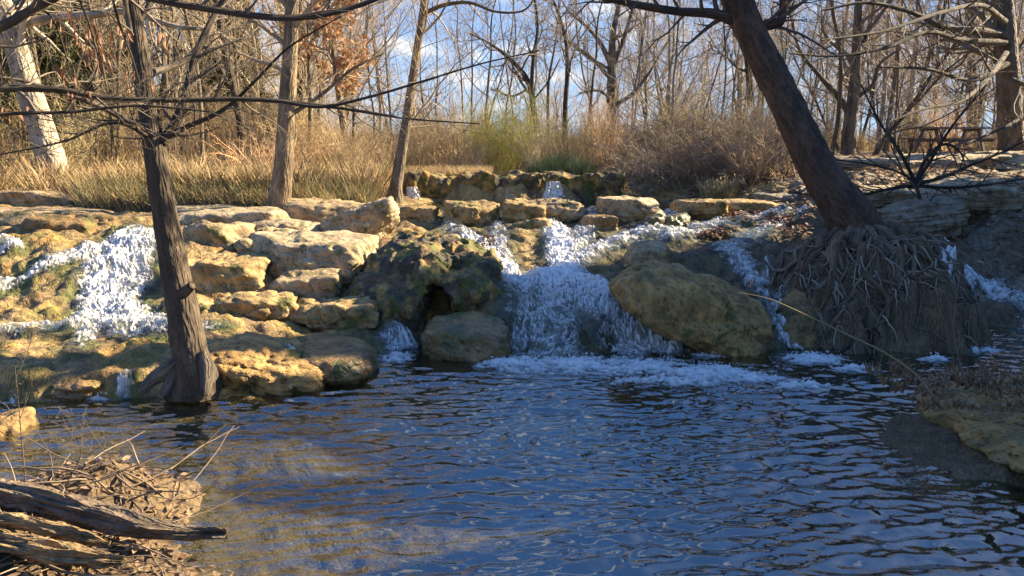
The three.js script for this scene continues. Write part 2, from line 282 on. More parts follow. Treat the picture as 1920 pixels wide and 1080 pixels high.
rock(-90, 62, 398, 452, 10.3, .8, 'dark-faced square stone at the head of the left waterfall', { tone: 'tan', moss: .15, sharp: 13 });
rock(60, 190, 402, 468, 9.9, .9, 'sloping brown stone beside the left waterfall', { tone: 'brown', moss: .3 });
rock(140, 300, 402, 446, 10.3, .8, 'golden stone just above the lip of the left waterfall', { tone: 'gold', moss: .2, sharp: 12 });
rock(-80, 70, 455, 500, 9.4, .9, 'flat wet ledge above the far end of the left waterfall', { name: 'stone_ledge', tone: 'tan', moss: .15, sharp: 13, strata: .02 });
rock(-80, 110, 590, 640, 7.4, .8, 'low ochre ledge at the far end of the mossy shelf', { name: 'stone_ledge', tone: 'gold', moss: .1, sharp: 12, strata: .02 });
rock(100, 215, 628, 668, 6.9, .6, 'flat mossy rock below the left waterfall', { name: 'stone_ledge', tone: 'umber', moss: .25, sharp: 10, mat: 'wet' });
rock(325, 540, 393, 436, 10.5, .9, 'long smooth pale slab beside the leaning creek tree', { name: 'stone_slab', tone: 'pale', moss: .0, sharp: 12, cuts: 5 });
rock(330, 470, 386, 410, 11.4, .7, 'thin pale slab behind the long smooth slab', { name: 'stone_slab', tone: 'pale', moss: .0, sharp: 14, cuts: 4 });
rock(530, 698, 378, 424, 11.2, .7, 'rounded oblong stone to the right of the smooth straight trunk', { tone: 'tan', moss: .05, sharp: 11 });
rock(478, 612, 412, 446, 10.2, .7, 'low pale stone wedged above the broad flat boulder', { tone: 'pale', moss: .05 });
rock(612, 752, 388, 440, 10.3, .5, 'slanting wedge of stone tipped up to the right', { tone: 'pale', moss: .02, rz: .32, sharp: 13, cuts: 5, sink: .12 });
rock(330, 470, 420, 500, 9.7, .7, 'rough stone under the long smooth slab', { tone: 'tan', moss: .1 });
rock(455, 545, 430, 500, 9.6, .6, 'narrow stone left of the broad flat boulder', { tone: 'tan', moss: .1 });
rock(490, 702, 440, 532, 8.9, 1.2, 'broad boulder with a sloping pale flat top', { tone: 'pale', moss: .0, sharp: 11, rz: -.05, tiltTop: .3, detail: 24 });
rock(345, 500, 482, 556, 8.5, .7, 'squarish golden block jutting over the shelf', { tone: 'gold', moss: .05, sharp: 14, rz: -.07, detail: 24 });
rock(300, 415, 556, 604, 7.9, .5, 'small golden rock behind the leaning creek tree', { tone: 'gold', moss: .15 });
rock(400, 565, 552, 606, 7.9, .6, 'knobbly golden ledge rock on the mossy shelf', { tone: 'gold', moss: .1, rough: 1.7 });
rock(540, 702, 560, 616, 7.9, .6, 'knobbly ochre ledge rock beside the hollow mound', { tone: 'gold', moss: .15, rough: 1.9 });
rock(505, 640, 510, 570, 8.4, .7, 'low stone wedged below the broad boulder', { tone: 'tan', moss: .1 });
rock(785, 962, 598, 684, 7.25, .8, 'low rounded boulder at the foot of the main cascade', { tone: 'brown', moss: .25, sharp: 6, mat: 'wet' });
rock(372, 640, 644, 738, 6.15, 1.2, 'tan rock hump joined to the foot of the leaning creek tree', { tone: 'umber', moss: .1, sharp: 4, rough: 1.7, detail: 30, noUndercut: 1, rz: -.12 });
rock(545, 716, 640, 710, 6.45, 1.2, 'rounded wet ledge with a trickle running down beside it', { tone: 'brown', moss: .25, sharp: 6, mat: 'wet', detail: 24 });
rock(-110, 132, 668, 752, 6.15, 1.3, 'overhanging wet travertine ledge at the far end of the shelf', { tone: 'brown', moss: .3, sharp: 7, rough: 1.4, mat: 'wet', detail: 28 });
rock(100, 262, 676, 750, 6.1, 1.1, 'mossy wet travertine ledge beside the leaning creek tree', { tone: 'brown', moss: .3, sharp: 7, rough: 1.4, mat: 'wet', detail: 28 });
rock(215, 385, 676, 748, 6.2, 1.0, 'brown root-bound rock under the leaning creek tree', { tone: 'brown', moss: .1, sharp: 4, rough: 1.6, detail: 28, noUndercut: 1, mat: 'wet' });
rock(-40, 68, 782, 808, 5.3, .5, 'small orange rock awash in the pool shallows', { tone: 'brown', moss: .05, sharp: 6 }).position.y -= .07;
// stepping stones across the crest
const SG = { name: 'stepping_stone', cat: 'stepping stone', sharp: 12, cuts: 7, detail: 22, sink: .1 };
rock(744, 824, 386, 432, 11.7, .7, 'short stepping stone next to the slanting wedge of stone', { ...SG, tone: 'gold', moss: .15 });
rock(836, 936, 381, 446, 11.4, .7, 'tall square-faced stepping stone at the head of the hollow mound', { ...SG, tone: 'gold', moss: .2 });
rock(944, 1022, 377, 424, 11.5, .6, 'narrow stepping stone propped on a golden rock', { ...SG, tone: 'gold', moss: .05 });
rock(958, 1032, 412, 458, 11.1, .5, 'golden mossy rock under the narrow stepping stone', { tone: 'gold', moss: .25 });
rock(1008, 1098, 375, 414, 11.6, .65, 'rough tan stepping stone above the white chute', { ...SG, tone: 'tan', moss: .05, rough: 1.4 });
rock(1120, 1232, 370, 416, 11.4, .9, 'broad pale stepping stone with a smooth level top', { ...SG, tone: 'pale', moss: .0 });
rock(1262, 1360, 373, 405, 11.5, .8, 'low golden stepping stone beside the broad pale one', { ...SG, tone: 'gold', moss: .1, sharp: 8 });
rock(1348, 1468, 374, 402, 11.7, .8, 'long low stepping stone with a rounded end', { ...SG, tone: 'gold', moss: .05, sharp: 8 });
rock(1428, 1524, 362, 394, 12.0, .8, 'flat grey stepping stone touching the right bank', { ...SG, tone: 'grey', moss: .0 });
rock(1085, 1150, 405, 440, 10.9, .5, 'small wet rock below the white chute', { tone: 'brown', moss: .3, mat: 'wet' });
rock(1180, 1290, 405, 445, 10.8, .5, 'mossy wet rock under the broad pale stepping stone', { tone: 'dark', moss: .4, mat: 'wet', rough: 1.6 });
// right of the cascade
rock(1125, 1475, 502, 655, 7.25, 1.3, 'big rounded brown boulder beside the main cascade', { tone: 'umber', moss: .06, sharp: 2.6, rough: .9, detail: 44, sink: .1, seed: 43, rz: -.5, cuts: 6, noUndercut: 1 });
rock(1168, 1250, 458, 505, 8.9, .5, 'small tan rock behind the big rounded boulder', { tone: 'tan', moss: .1 });
rock(1440, 1525, 520, 668, 7.75, .6, 'smooth tan boulder between the narrow chute and the root mound', { tone: 'brown', moss: .15, sharp: 4, detail: 26, rz: -.5, noUndercut: 1 }).position.y -= .12;
const LG = { name: 'stone_ledge', tone: 'pale', moss: -.15, sharp: 15, strata: .025, tiltTop: .05, rough: .8, detail: 26 };
rock(1560, 1735, 348, 395, 11.0, 1.5, 'low pale ledge on the right bank behind the root mound', LG);
rock(1715, 1880, 342, 402, 10.8, 1.7, 'squarish pale ledge below the spreading leafless bush', LG);
rock(1855, 2080, 334, 405, 10.6, 1.8, 'long pale ledge at the edge of the right bank', LG);
rock(1640, 1800, 372, 430, 10.2, .8, 'tilted grey slab fallen from the right bank ledge', { ...LG, tone: 'grey', rz: .12 });
rock(1540, 1700, 294, 325, 15.2, 2, 'low weathered rock rim beside the forked oak', LG);
rock(1680, 1850, 289, 328, 15.0, 2, 'weathered rock rim below the picnic table', LG);
rock(1830, 2080, 284, 335, 14.2, 2.4, 'weathered rock rim below the thick oak trunk', LG);
rock(1726, 2260, 738, 915, 4.15, 1.8, 'overhanging bank rock with dead grass and twigs on top', { name: 'bank_rock', tone: 'umber', moss: .14, sharp: 6, rough: 1.9, detail: 48, sink: .1, rz: .15, strata: .02 });
rock(592, 650, 1082, 1115, 3.4, .16, 'small lumpy stone at the water edge', { name: 'shore_stone', tone: 'brown', rough: 2.2, moss: 0 }).position.y -= .08;
rock(890, 975, 1094, 1120, 3.35, .2, 'smooth stone top just breaking the water edge', { name: 'shore_stone', tone: 'brown', moss: 0, sharp: 6 }).position.y -= .10;

// ---------------------------------------------------------------- surface nets for rocks with hollows
function surfaceNets(f, lo, hi, cell, color) {
  const nx = Math.ceil((hi.x - lo.x) / cell) + 1, ny = Math.ceil((hi.y - lo.y) / cell) + 1, nz = Math.ceil((hi.z - lo.z) / cell) + 1, F = new Float32Array(nx * ny * nz), id = (i, j, k) => (k * ny + j) * nx + i;
  for (let k = 0; k < nz; k++) for (let j = 0; j < ny; j++) for (let i = 0; i < nx; i++) F[id(i, j, k)] = f(lo.x + i * cell, lo.y + j * cell, lo.z + k * cell);
  const vid = new Int32Array(nx * ny * nz).fill(-1), gb = new GB();
  for (let k = 0; k < nz - 1; k++) for (let j = 0; j < ny - 1; j++) for (let i = 0; i < nx - 1; i++) {
    let n = 0, x = 0, y = 0, z = 0;
    const val = (a, b, c) => F[id(i + a, j + b, k + c)];
    for (const [a, b, c, d, e, g] of EDGES) { const p = val(a, b, c), q = val(d, e, g); if ((p < 0) !== (q < 0)) { const t = p / (p - q); x += lerp(a, d, t); y += lerp(b, e, t); z += lerp(c, g, t); n++; } }
    if (n) { const P = V(lo.x + (i + x / n) * cell, lo.y + (j + y / n) * cell, lo.z + (k + z / n) * cell); vid[id(i, j, k)] = gb.v(P, color(P.x, P.y, P.z), P.x * 1.1 + P.y * .55, P.z * 1.1 - P.y * .8); }
  }
  const quad = (a, b, c, d, flip) => { if (a < 0 || b < 0 || c < 0 || d < 0) return; if (flip) gb.i.push(a, c, b, b, c, d); else gb.i.push(a, b, c, b, d, c); };
  for (let k = 1; k < nz - 1; k++) for (let j = 1; j < ny - 1; j++) for (let i = 1; i < nx - 1; i++) {
    const s = F[id(i, j, k)] < 0;
    if (s !== F[id(i + 1, j, k)] < 0) quad(vid[id(i, j - 1, k - 1)], vid[id(i, j, k - 1)], vid[id(i, j - 1, k)], vid[id(i, j, k)], !s);
    if (s !== F[id(i, j + 1, k)] < 0) quad(vid[id(i - 1, j, k - 1)], vid[id(i, j, k - 1)], vid[id(i - 1, j, k)], vid[id(i, j, k)], s);
    if (s !== F[id(i, j, k + 1)] < 0) quad(vid[id(i - 1, j - 1, k)], vid[id(i, j - 1, k)], vid[id(i - 1, j, k)], vid[id(i, j, k)], !s);
  }
  return gb.geo();
}
const EDGES = []; for (let a = 0; a < 2; a++) for (let b = 0; b < 2; b++) { EDGES.push([0, a, b, 1, a, b], [a, 0, b, a, 1, b], [a, b, 0, a, b, 1]); }
const ell = (x, y, z, c, r) => { const k = Math.hypot((x - c[0]) / r[0], (y - c[1]) / r[1], (z - c[2]) / r[2]); return (k - 1) * Math.min(...r); };
const smin = (a, b, k) => { const h = clamp(.5 + .5 * (b - a) / k); return lerp(b, a, h) - k * h * (1 - h); };
function mossRock(x, y, z, a) {
  const n = fbm(x * 2.4 + a, y * 2.4, z * 2.4, 4), m = fbm(x * 4.5 + 30, y * 3.2, z * 4.5 + a, 4);
  let c = mixc(C.ochre, C.brown, sst(-.25, .2, n)); c = mixc(c, C.moss, sst(-.02, .22, m)); c = mixc(c, C.wet, sst(.0, .3, fbm(x * 3, y * 3 + a, z * 3 + 60, 3)));
  const k = 1 + .3 * N(x * 20, y * 20, z * 20); return [c[0] * k, c[1] * k, c[2] * k];
}
{
  const f = (x, y, z) => {
    let d = ell(x, y, z, [-.98, .25, -8.75], [.72, .62, .72]);
    d = smin(d, ell(x, y, z, [-.95, .72, -9.1], [.55, .27, .6]), .12);
    d = smin(d, ell(x, y, z, [-.42, .38, -8.75], [.42, .50, .62]), .15);
    d = smin(d, ell(x, y, z, [-1.5, .15, -8.6], [.42, .38, .5]), .15);
    d += .11 * fbm(x * 1.8, y * 1.8, z * 1.8, 4) + .022 * N(x * 8, y * 3, z * 8) + .014 * N(x * 16, y * 10, z * 16) + .008 * N(x * 34, y * 26, z * 34);
    const cave = ell(x, y, z, [-.79, .20, -7.9], [.19, .43, .95]) + .04 * N(x * 6, y * 6, z * 6);
    const notch = ell(x, y, z, [-1.22, .05, -8.0], [.14, .16, .35]);
    return Math.max(d, -cave, -notch);
  };
  const m = top('travertine_mound', surfaceNets(f, V(-2.1, -.3, -9.9), V(.2, 1.2, -7.7), .022, (x, y, z) => mossRock(x, y, z, 3)), MAT.rock);
  tag(m, 'mossy travertine mound with a dark hollow in its face', 'rock');
  const w = (x, y, z) => {
    const a = clamp((x + 1.9) / 3.9), zc = -14.75 + .15 * N(x * 1.2, 3, 0);
    let d = Math.max(Math.abs(x - .05) - 1.98, Math.abs(y - 1.0) - .43 - .03 * N(x * 1.6, 9, 1), Math.abs(z - zc) - .42);
    d += .14 * fbm(x * 1.6, y * 1.6, z * 1.6, 3) + .03 * N(x * 5, y * 2, z * 5) + .02 * N(x * 12, y * 7, z * 12);
    return d;
  };
  const r = top('travertine_weir', surfaceNets(w, V(-2.3, .45, -15.5), V(2.4, 1.65, -14), .028, (x, y, z) => mossRock(x, y, z, 9)), MAT.rock);
  tag(r, 'far travertine weir draped in moss behind the stepping stones', 'rock');
}
console.log('rocks');

// ---------------------------------------------------------------- water
function waveAt(x, z) {
  const D = -z, n = sst(7.9, 6.2, D), xr = Math.max(0, x), bend = .22 * xr * xr + .5 * x;
  const a = N(x * .7, 1, z * .9), b = N(x * 1.1 + 9, 5, z * 1.4), c = N(x * .8, 51, z), d = N(x * 3.0, 12, z * 4), g = N(x * 4.5, 61, z * 5);
  const w1 = Math.sin(6.283 * (z * 3.9 + bend * .9) + 2.6 * a + 1.6 * d + .8 * g), w2 = Math.sin(6.283 * (z * 6.1 - x * 1.0 + bend * .8) + 2.8 * b + 1.4 * g), w3 = Math.sin(6.283 * (z * 9.2 + x * 2.1 + bend) + 3.0 * c + 1.5 * d), w4 = Math.sin(6.283 * (z * 13 - x * 3.6) + 3 * a + 2 * b);
  const A = n * (1.0 + .6 * c);
  return A * (.0085 * w1 * (.7 + .6 * b + .5 * d) + .0050 * w2 * (.8 + .5 * a) + .0026 * w3) + .0010 * w4 + .0022 * N(x * 6, 22, z * 13) * (1.2 - .5 * n) + .0006 * N(x * 14, 23, z * 28) * (1 + sst(.5, 2.5, x)) + .006 * (1 - n) * N(x * 5, 33, z * 8);
}
function sheet(name, x0, x1, D0, D1, y, dx, dd, wave, mat) {
  const gb = new GB(), e = .006; let w = 0;
  const ds = []; for (let D = D0; D <= D1;) { ds.push(D); D += dd * D; }
  const nx = Math.round((x1 - x0) / dx);
  for (const D of ds) for (let i = 0; i <= nx; i++) {
    const x = lerp(x0, x1, i / nx), z = -D, h = wave(x, z), a = (wave(x + e, z) - h) / e, b = (wave(x, z + e) - h) / e;
    gb.v(V(x, y + h, z), [1, 1, 1], x, z, V(-a, 1, -b).normalize());
  }
  w = nx + 1; for (let j = 0; j < ds.length - 1; j++) for (let i = 0; i < nx; i++) { const a = j * w + i; gb.i.push(a, a + 1, a + w, a + 1, a + w + 1, a + w); }
  return structure(name, gb.geo(), mat);
}
sheet('pool_water', -6.5, 6.8, 2.4, 10, 0, .024, .0042, waveAt, MAT.water);
sheet('upper_pool_water', -1.75, 4.2, 12.0, 14.7, 1.015, .05, .004, (x, z) => .004 * N(x * 4, 2, z * 7), MAT.water);
sheet('upstream_water', -3.2, 4, 14.9, 19, 1.45, .15, .01, (x, z) => .004 * N(x * 3, 2, z * 5), MAT.water);

const dropSpots = [];
function flowSheet(c, minFlow, point) { // a sheet over the flows on a grid of c metres; point(x, z, flow) puts in a vertex or returns -1
  const x0 = -6.4, D0 = 6.1, nx = Math.round(12.8 / c), nd = Math.round(6.5 / c), gb = new GB(), w = nx + 1, id = new Int32Array(w * (nd + 1)).fill(-1);
  for (let j = 0; j <= nd; j++) for (let i = 0; i <= nx; i++) { const x = x0 + i * c, z = -(D0 + j * c), f = flowAt(x, z); if (f[0] >= minFlow) id[j * w + i] = point(gb, x, z, f); }
  for (let j = 0; j < nd; j++) for (let i = 0; i < nx; i++) { const a = id[j * w + i], b = id[j * w + i + 1], d = id[j * w + w + i], e = id[j * w + w + i + 1]; if (a >= 0 && b >= 0 && d >= 0) gb.i.push(a, b, d); if (b >= 0 && e >= 0 && d >= 0) gb.i.push(b, e, d); }
  return gb;
}
{
  const R = mulberry(5), along = (x, z, ax, az) => { const L = Math.hypot(ax, az) || 1, ux = ax / L, uz = az / L; return [x * ux + z * uz, -x * uz + z * ux]; };
  const film = flowSheet(.02, .12, (gb, x, z, [m, f, ax, az]) => { const [s, t] = along(x, z, ax, az); return gb.v(V(x, Math.max(H(x, z), -.05) + .010 + .028 * m + .016 * fbm(t * 9, s * 2.6, 5, 3) + .005 * N(t * 22, s * 8, 7), z), [1, 1, 1], x, z); });
  const foam = flowSheet(.0095, .10, (gb, x, z, [m, f, ax, az]) => {
    const [s, t] = along(x, z, ax, az), h = H(x, z), wob = .5 * fbm(x * 7, h * 5, z * 7, 2);
    const lv = .9 * fbm(t * 13 + 9, s * 4, 15, 3) + .5 * fbm(x * 17, h * 9, z * 17, 3) + f * 1.5 - 1.12;
    const n1 = N(t * 10 + wob * 2.2, s * 2.2 + wob, 3) / .13, n2 = N(t * 16 + wob * 3, s * 3.6, 13) / .14, n3 = N(x * 19, h * 10, z * 19) / .12;
    const thread = Math.max(Math.exp(-n1 * n1), .85 * Math.exp(-n2 * n2), .3 * Math.exp(-n3 * n3)) * clamp(.62 + 1.5 * fbm(x * 4, h * 4, z * 4, 2));
    const al = Math.max(sst(-.42, .5, lv), .9 * thread * sst(.12, .5, f), .30 * sst(.3, .8, f) * clamp(.6 + fbm(t * 6, s * 1.5, 4, 2))) * sst(.10, .35, m); if (al < .03) return -1;
    if (al > .7 && R() < .10 * f) dropSpots.push([x, Math.max(h, 0) + .03, z, lv, f]);
    return gb.v(V(x, Math.max(h, -.02) + .016 + .028 * m + .026 * al + .018 * clamp(lv, 0, .5) + .016 * fbm(t * 9, s * 2.6, 5, 2), z), [1, 1, 1, al], x, z);
  });
  structure('cascade_water', film.geo(), MAT.film);
  const fm = top('cascade_foam', foam.geo(), MAT.froth); tag(fm, 'white froth tumbling down the rock steps', 'foam', null, 'stuff');
  console.log('foam', foam.i.length / 3, film.i.length / 3, dropSpots.length);
}
{ // foam lying on the pool
  const gb = new GB(), c = .016, patches = [[960, 678, 90, 14], [1080, 682, 120, 18], [1200, 685, 130, 22], [1320, 695, 120, 20], [1420, 708, 70, 10], [1490, 722, 70, 8], [1250, 712, 120, 10], [1000, 692, 70, 8], [1600, 690, 60, 6], [1530, 672, 70, 12], [190, 742, 50, 8], [600, 708, 40, 8], [740, 668, 40, 12], [20, 748, 40, 8], [1830, 655, 50, 6], [1760, 672, 40, 4], [1900, 600, 60, 18], [1330, 660, 60, 10]].map(([px, py, a, b]) => { const p = onY(px, py, .01), q = onY(px, py + b, .01), r = onY(px, py - b, .01); return [p.x, p.z, a / FPX * -p.z, Math.abs(q.z - r.z) / 2]; });
  const x0 = -5, nx = 730, D0 = 5.9, nd = 210, idx = new Int32Array(nx * nd).fill(-1);
  for (let j = 0; j < nd; j++) for (let i = 0; i < nx; i++) {
    const x = x0 + i * c, z = -(D0 + j * c); let m = 0; for (const [cx, cz, a, b] of patches) m = Math.max(m, 1 - Math.hypot((x - cx) / a, (z - cz) / b) * .75);
    if (m <= 0) continue;
    const lv = .9 * (.25 - 1.2 * Math.abs(fbm(x * 3.2, 3, z * 6.5, 3))) + .3 * fbm(x * 2, 8, z * 3, 2) + .4 * fbm(x * 15, 9, z * 22, 3) + m * .88 - .52; if (lv < -.42) continue;
    idx[j * nx + i] = gb.v(V(x, waveAt(x, z) + .004 + .07 * clamp(lv, -.05, .5) + .02 * m * N(x * 26, 3, z * 26), z), [1, 1, 1, sst(-.42, .4, lv) * .95], x, z);
    if (lv > .15 && N(x * 60, 1, z * 60) > .45) dropSpots.push([x, .03, z, lv * .6, .5]);
  }
  for (let j = 0; j < nd - 1; j++) for (let i = 0; i < nx - 1; i++) { const a = idx[j * nx + i], b = idx[j * nx + i + 1], d = idx[j * nx + nx + i], e = idx[j * nx + nx + i + 1]; if (a >= 0 && b >= 0 && d >= 0) gb.i.push(a, b, d); if (b >= 0 && e >= 0 && d >= 0) gb.i.push(b, e, d); }
  const fm = top('pool_foam', gb.geo(), MAT.froth); tag(fm, 'white foam spreading on the pool below the falls', 'foam', null, 'stuff');
}
function instanced(name, geo, mat, list, label, category) { // list of [position, quaternion, scale, colour]
  const m = new THREE.InstancedMesh(geo, mat, list.length), M = new THREE.Matrix4(); m.name = numbered(name); shadow(m);
  const tint = list[0][3];
  list.forEach(([p, q, s, c], i) => { m.setMatrixAt(i, M.compose(p, q, typeof s === 'number' ? V(s, s, s) : s)); if (tint) m.setColorAt(i, lin(...c)); });
  scene.add(m); tag(m, label, category, null, 'stuff'); return m;
}
{
  const R = mulberry(9), g = new THREE.IcosahedronGeometry(1, 0), list = [], q = new THREE.Quaternion();
  for (const [x, y, z, lv, f] of dropSpots) { const n = 1 + (R() * 2 | 0); for (let k = 0; k < n; k++) { const s = .003 + .006 * R() * R(); list.push([V(x + (R() - .5) * .05, y + R() * R() * .11 * (.4 + lv), z + (R() - .5) * .05), new THREE.Quaternion().setFromAxisAngle(V(R(), R(), R()).normalize(), R() * 6), V(s, s * (1 + R()), s)]); } }
  instanced('spray_droplets', g, MAT.foam, list, 'white spray droplets thrown up by the cascades', 'spray');
  console.log('drops', list.length);
}

// ---------------------------------------------------------------- trees
const BARK = { grey: [.15, .125, .095], dark: [.085, .068, .05], pale: [.46, .40, .31], tan: [.24, .19, .13], red: [.115, .075, .05] };
const TWIG = { tan: [.52, .39, .22], dark: [.12, .09, .06], grey: [.40, .32, .22], pale: [.58, .48, .32] };
const SEG = [12, 8, 5, 3, 3, 3];
function barkColor(c, seed) { return (s, a, p) => { const k = .85 + .35 * N(p.x * 5 + seed, p.y * 1.4, p.z * 5) + .2 * N(p.x * 14, p.y * 4 + seed, p.z * 14); return [c[0] * k, c[1] * k, c[2] * k]; }; }
function stray(R, k) { return V((R() - .5) * k, (R() - .5) * k, (R() - .5) * k); }
// children of a path: lists of {p, r, level}
function ramify(out, R, pts, rad, level, o) {
  const q = o.levels[level]; if (!q) return;
  const n = Math.round(q.n * (.75 + R() * .5)), total = pts.reduce((s, p, i) => i ? s + p.distanceTo(pts[i - 1]) : 0, 0);
  for (let k = 0; k < n; k++) {
    const t = lerp(q.t0 ?? .25, 1, (k + R()) / n), f = t * (pts.length - 1), i = Math.min(pts.length - 2, Math.floor(f)), a = f - i;
    const p = pts[i].clone().lerp(pts[i + 1], a), r0 = lerp(rad[i], rad[i + 1], a), along = pts[i + 1].clone().sub(pts[i]).normalize();
    const side = stray(R, 2).addScaledVector(along, 0); side.addScaledVector(along, -side.dot(along)); if (side.lengthSq() < 1e-6) continue; side.normalize();
    const ang = q.ang * (.7 + R() * .6), dir = along.clone().multiplyScalar(Math.cos(ang)).addScaledVector(side, Math.sin(ang));
    const len = (q.abs ?? total * q.len) * (1 - .45 * t) * (.65 + R() * .7), r = Math.max(q.rmin ?? .003, Math.min(r0 * .8, r0 * q.rr * (.75 + R() * .5)));
    child(out, R, p, dir, len, r, level, o);
  }
}
function child(out, R, p, dir, len, r, level, o) {
  const q = o.levels[level], n = q.seg ?? [8, 7, 5, 4, 3][level] ?? 3, pts = [p.clone()], rad = [r], d = dir.clone().normalize();
  for (let i = 1; i <= n; i++) { d.add(stray(R, q.wob ?? .5)); d.y += q.up ?? .08; d.normalize(); p = p.clone().addScaledVector(d, len / n); pts.push(p); rad.push(Math.max(o.tip ?? .002, r * (1 - .82 * i / n))); }
  out.push({ p: pts, r: rad, level }); ramify(out, R, pts, rad, level + 1, o);
}
const OAK = (k = 1) => ({ levels: [null, { n: 12 * k, t0: .14, len: .42, ang: .95, rr: .55, wob: .55, up: .10, seg: 8 }, { n: 7, t0: .2, len: .5, ang: .8, rr: .6, wob: .6, up: .08 }, { n: 6, t0: .15, len: .5, ang: .75, rr: .6, wob: .6, up: .05, rmin: .005 }, { n: 4, t0: .2, len: .5, ang: .7, rr: .6, wob: .5, up: .02, rmin: .004 }], tip: .003 });
const SMALL = { levels: [null, { n: 13, t0: .1, len: .55, ang: .9, rr: .6, wob: .6, up: .12, seg: 7 }, { n: 7, t0: .15, len: .5, ang: .8, rr: .6, wob: .6, up: .05, rmin: .007 }, { n: 6, t0: .15, len: .5, ang: .75, rr: .6, wob: .6, up: .03, rmin: .006 }], tip: .004 };
const SAPLING = { levels: [null, { n: 12, t0: .2, len: .28, ang: .7, rr: .45, wob: .4, up: .12, seg: 5 }, { n: 6, t0: .2, len: .5, ang: .7, rr: .6, wob: .5, up: .06, rmin: .004 }, { n: 4, t0: .2, len: .5, ang: .7, rr: .6, wob: .5, up: .03, rmin: .003 }], tip: .002 };
function crownGeo(out, trunkCol, twigCol, seed, min = 1) {
  const gb = new GB();
  for (const b of out) if (b.level >= min) { const c = mixc(trunkCol, twigCol, clamp((b.level - 1) / 2)), k = .8 + .4 * Math.abs(N(b.p[0].x * 3, b.p[0].y * 3, b.p[0].z * 3 + seed)); tube(gb, b.p, b.r, SEG[b.level], [c[0] * k, c[1] * k, c[2] * k], 0, seed, .7); }
  return gb.geo();
}
function straightTrunk(R, h, r, lean, n = 10, wob = .16) {
  const pts = [V(0, -.15, 0)], rad = [r * 1.45], d = V(lean, 1, (R() - .5) * .15).normalize(); let p = pts[0];
  for (let i = 1; i <= n; i++) { d.add(stray(R, wob)); d.y += .06; d.normalize(); p = p.clone().addScaledVector(d, h / n); pts.push(p); rad.push(r * Math.pow(1 - .88 * i / n, .8)); }
  return [pts, rad];
}
// forest trees: variants with a trunk and a crown, then copies
function variant(seed, h, r, lean, o, bark, twig, wob) {
  const R = mulberry(seed), [p, ra] = straightTrunk(R, h, r, lean, 10, wob), out = []; ramify(out, R, p, ra, 1, o);
  const [P, Q] = spline(p, ra, 22), gb = new GB(); tube(gb, P, Q, 12, barkColor(bark, seed), .09, seed, .7);
  return { trunk: gb.geo(), crown: crownGeo(out, bark, twig, seed) };
}
const VAR = [
  variant(1, 13, .10, .05, OAK(1), BARK.grey, TWIG.tan, .22), variant(2, 11, .085, -.1, OAK(1.1), BARK.grey, TWIG.grey, .3), variant(3, 14, .09, .08, OAK(.9), BARK.tan, TWIG.tan, .18),
  variant(4, 12, .075, -.05, OAK(1), BARK.dark, TWIG.tan, .25), variant(5, 8, .045, .1, SAPLING, BARK.tan, TWIG.pale, .2), variant(6, 9, .05, -.1, SAPLING, BARK.grey, TWIG.tan, .25), variant(7, 7, .036, .18, SAPLING, BARK.tan, TWIG.tan, .3), variant(8, 10, .09, .0, OAK(.8), BARK.pale, TWIG.pale, .2),
  variant(12, 5, .05, .1, SMALL, BARK.grey, TWIG.tan, .4), variant(13, 5.5, .055, -.15, SMALL, BARK.dark, TWIG.grey, .45),
];
console.log('variants', VAR.map((v) => (v.crown.index.count + v.trunk.index.count) / 3).join(' '));
const VL = ['tall grey-barked bare oak in the wood', 'crooked grey bare tree in the wood', 'tall tan-barked bare tree in the wood', 'dark-barked bare tree in the wood', 'slender pale-twigged sapling in the wood', 'thin grey sapling in the wood', 'slanting tan sapling in the wood', 'pale-barked bare tree in the wood', 'low twiggy grey tree with a wide forked crown in the wood', 'low twiggy dark tree with a wide forked crown in the wood'];
const VG = ['tall grey oaks of the wood', 'crooked grey trees of the wood', 'tall tan trees of the wood', 'dark trees of the wood', 'pale saplings of the wood', 'grey saplings of the wood', 'slanting saplings of the wood', 'pale-barked trees of the wood', 'low twiggy grey trees of the wood', 'low twiggy dark trees of the wood'];
const VH = [13, 11, 14, 12, 8, 9, 7, 10, 5, 5.5];
const VN = ['oak_tree', 'bare_tree', 'bare_tree', 'bare_tree', 'sapling', 'sapling', 'sapling', 'sycamore_tree', 'understorey_tree', 'understorey_tree'];
function placeTree(v, px, D, s, turn) {
  const x = (px - 960) / FPX * D / CP, z = -D, g = group(VN[v], V(x, H(x, z), z));
  g.rotation.y = turn; g.scale.setScalar(s); part(g, 'trunk', VAR[v].trunk, MAT.bark); part(g, 'crown', VAR[v].crown, MAT.twig);
  return tag(g, VL[v], 'tree', VG[v]);
}
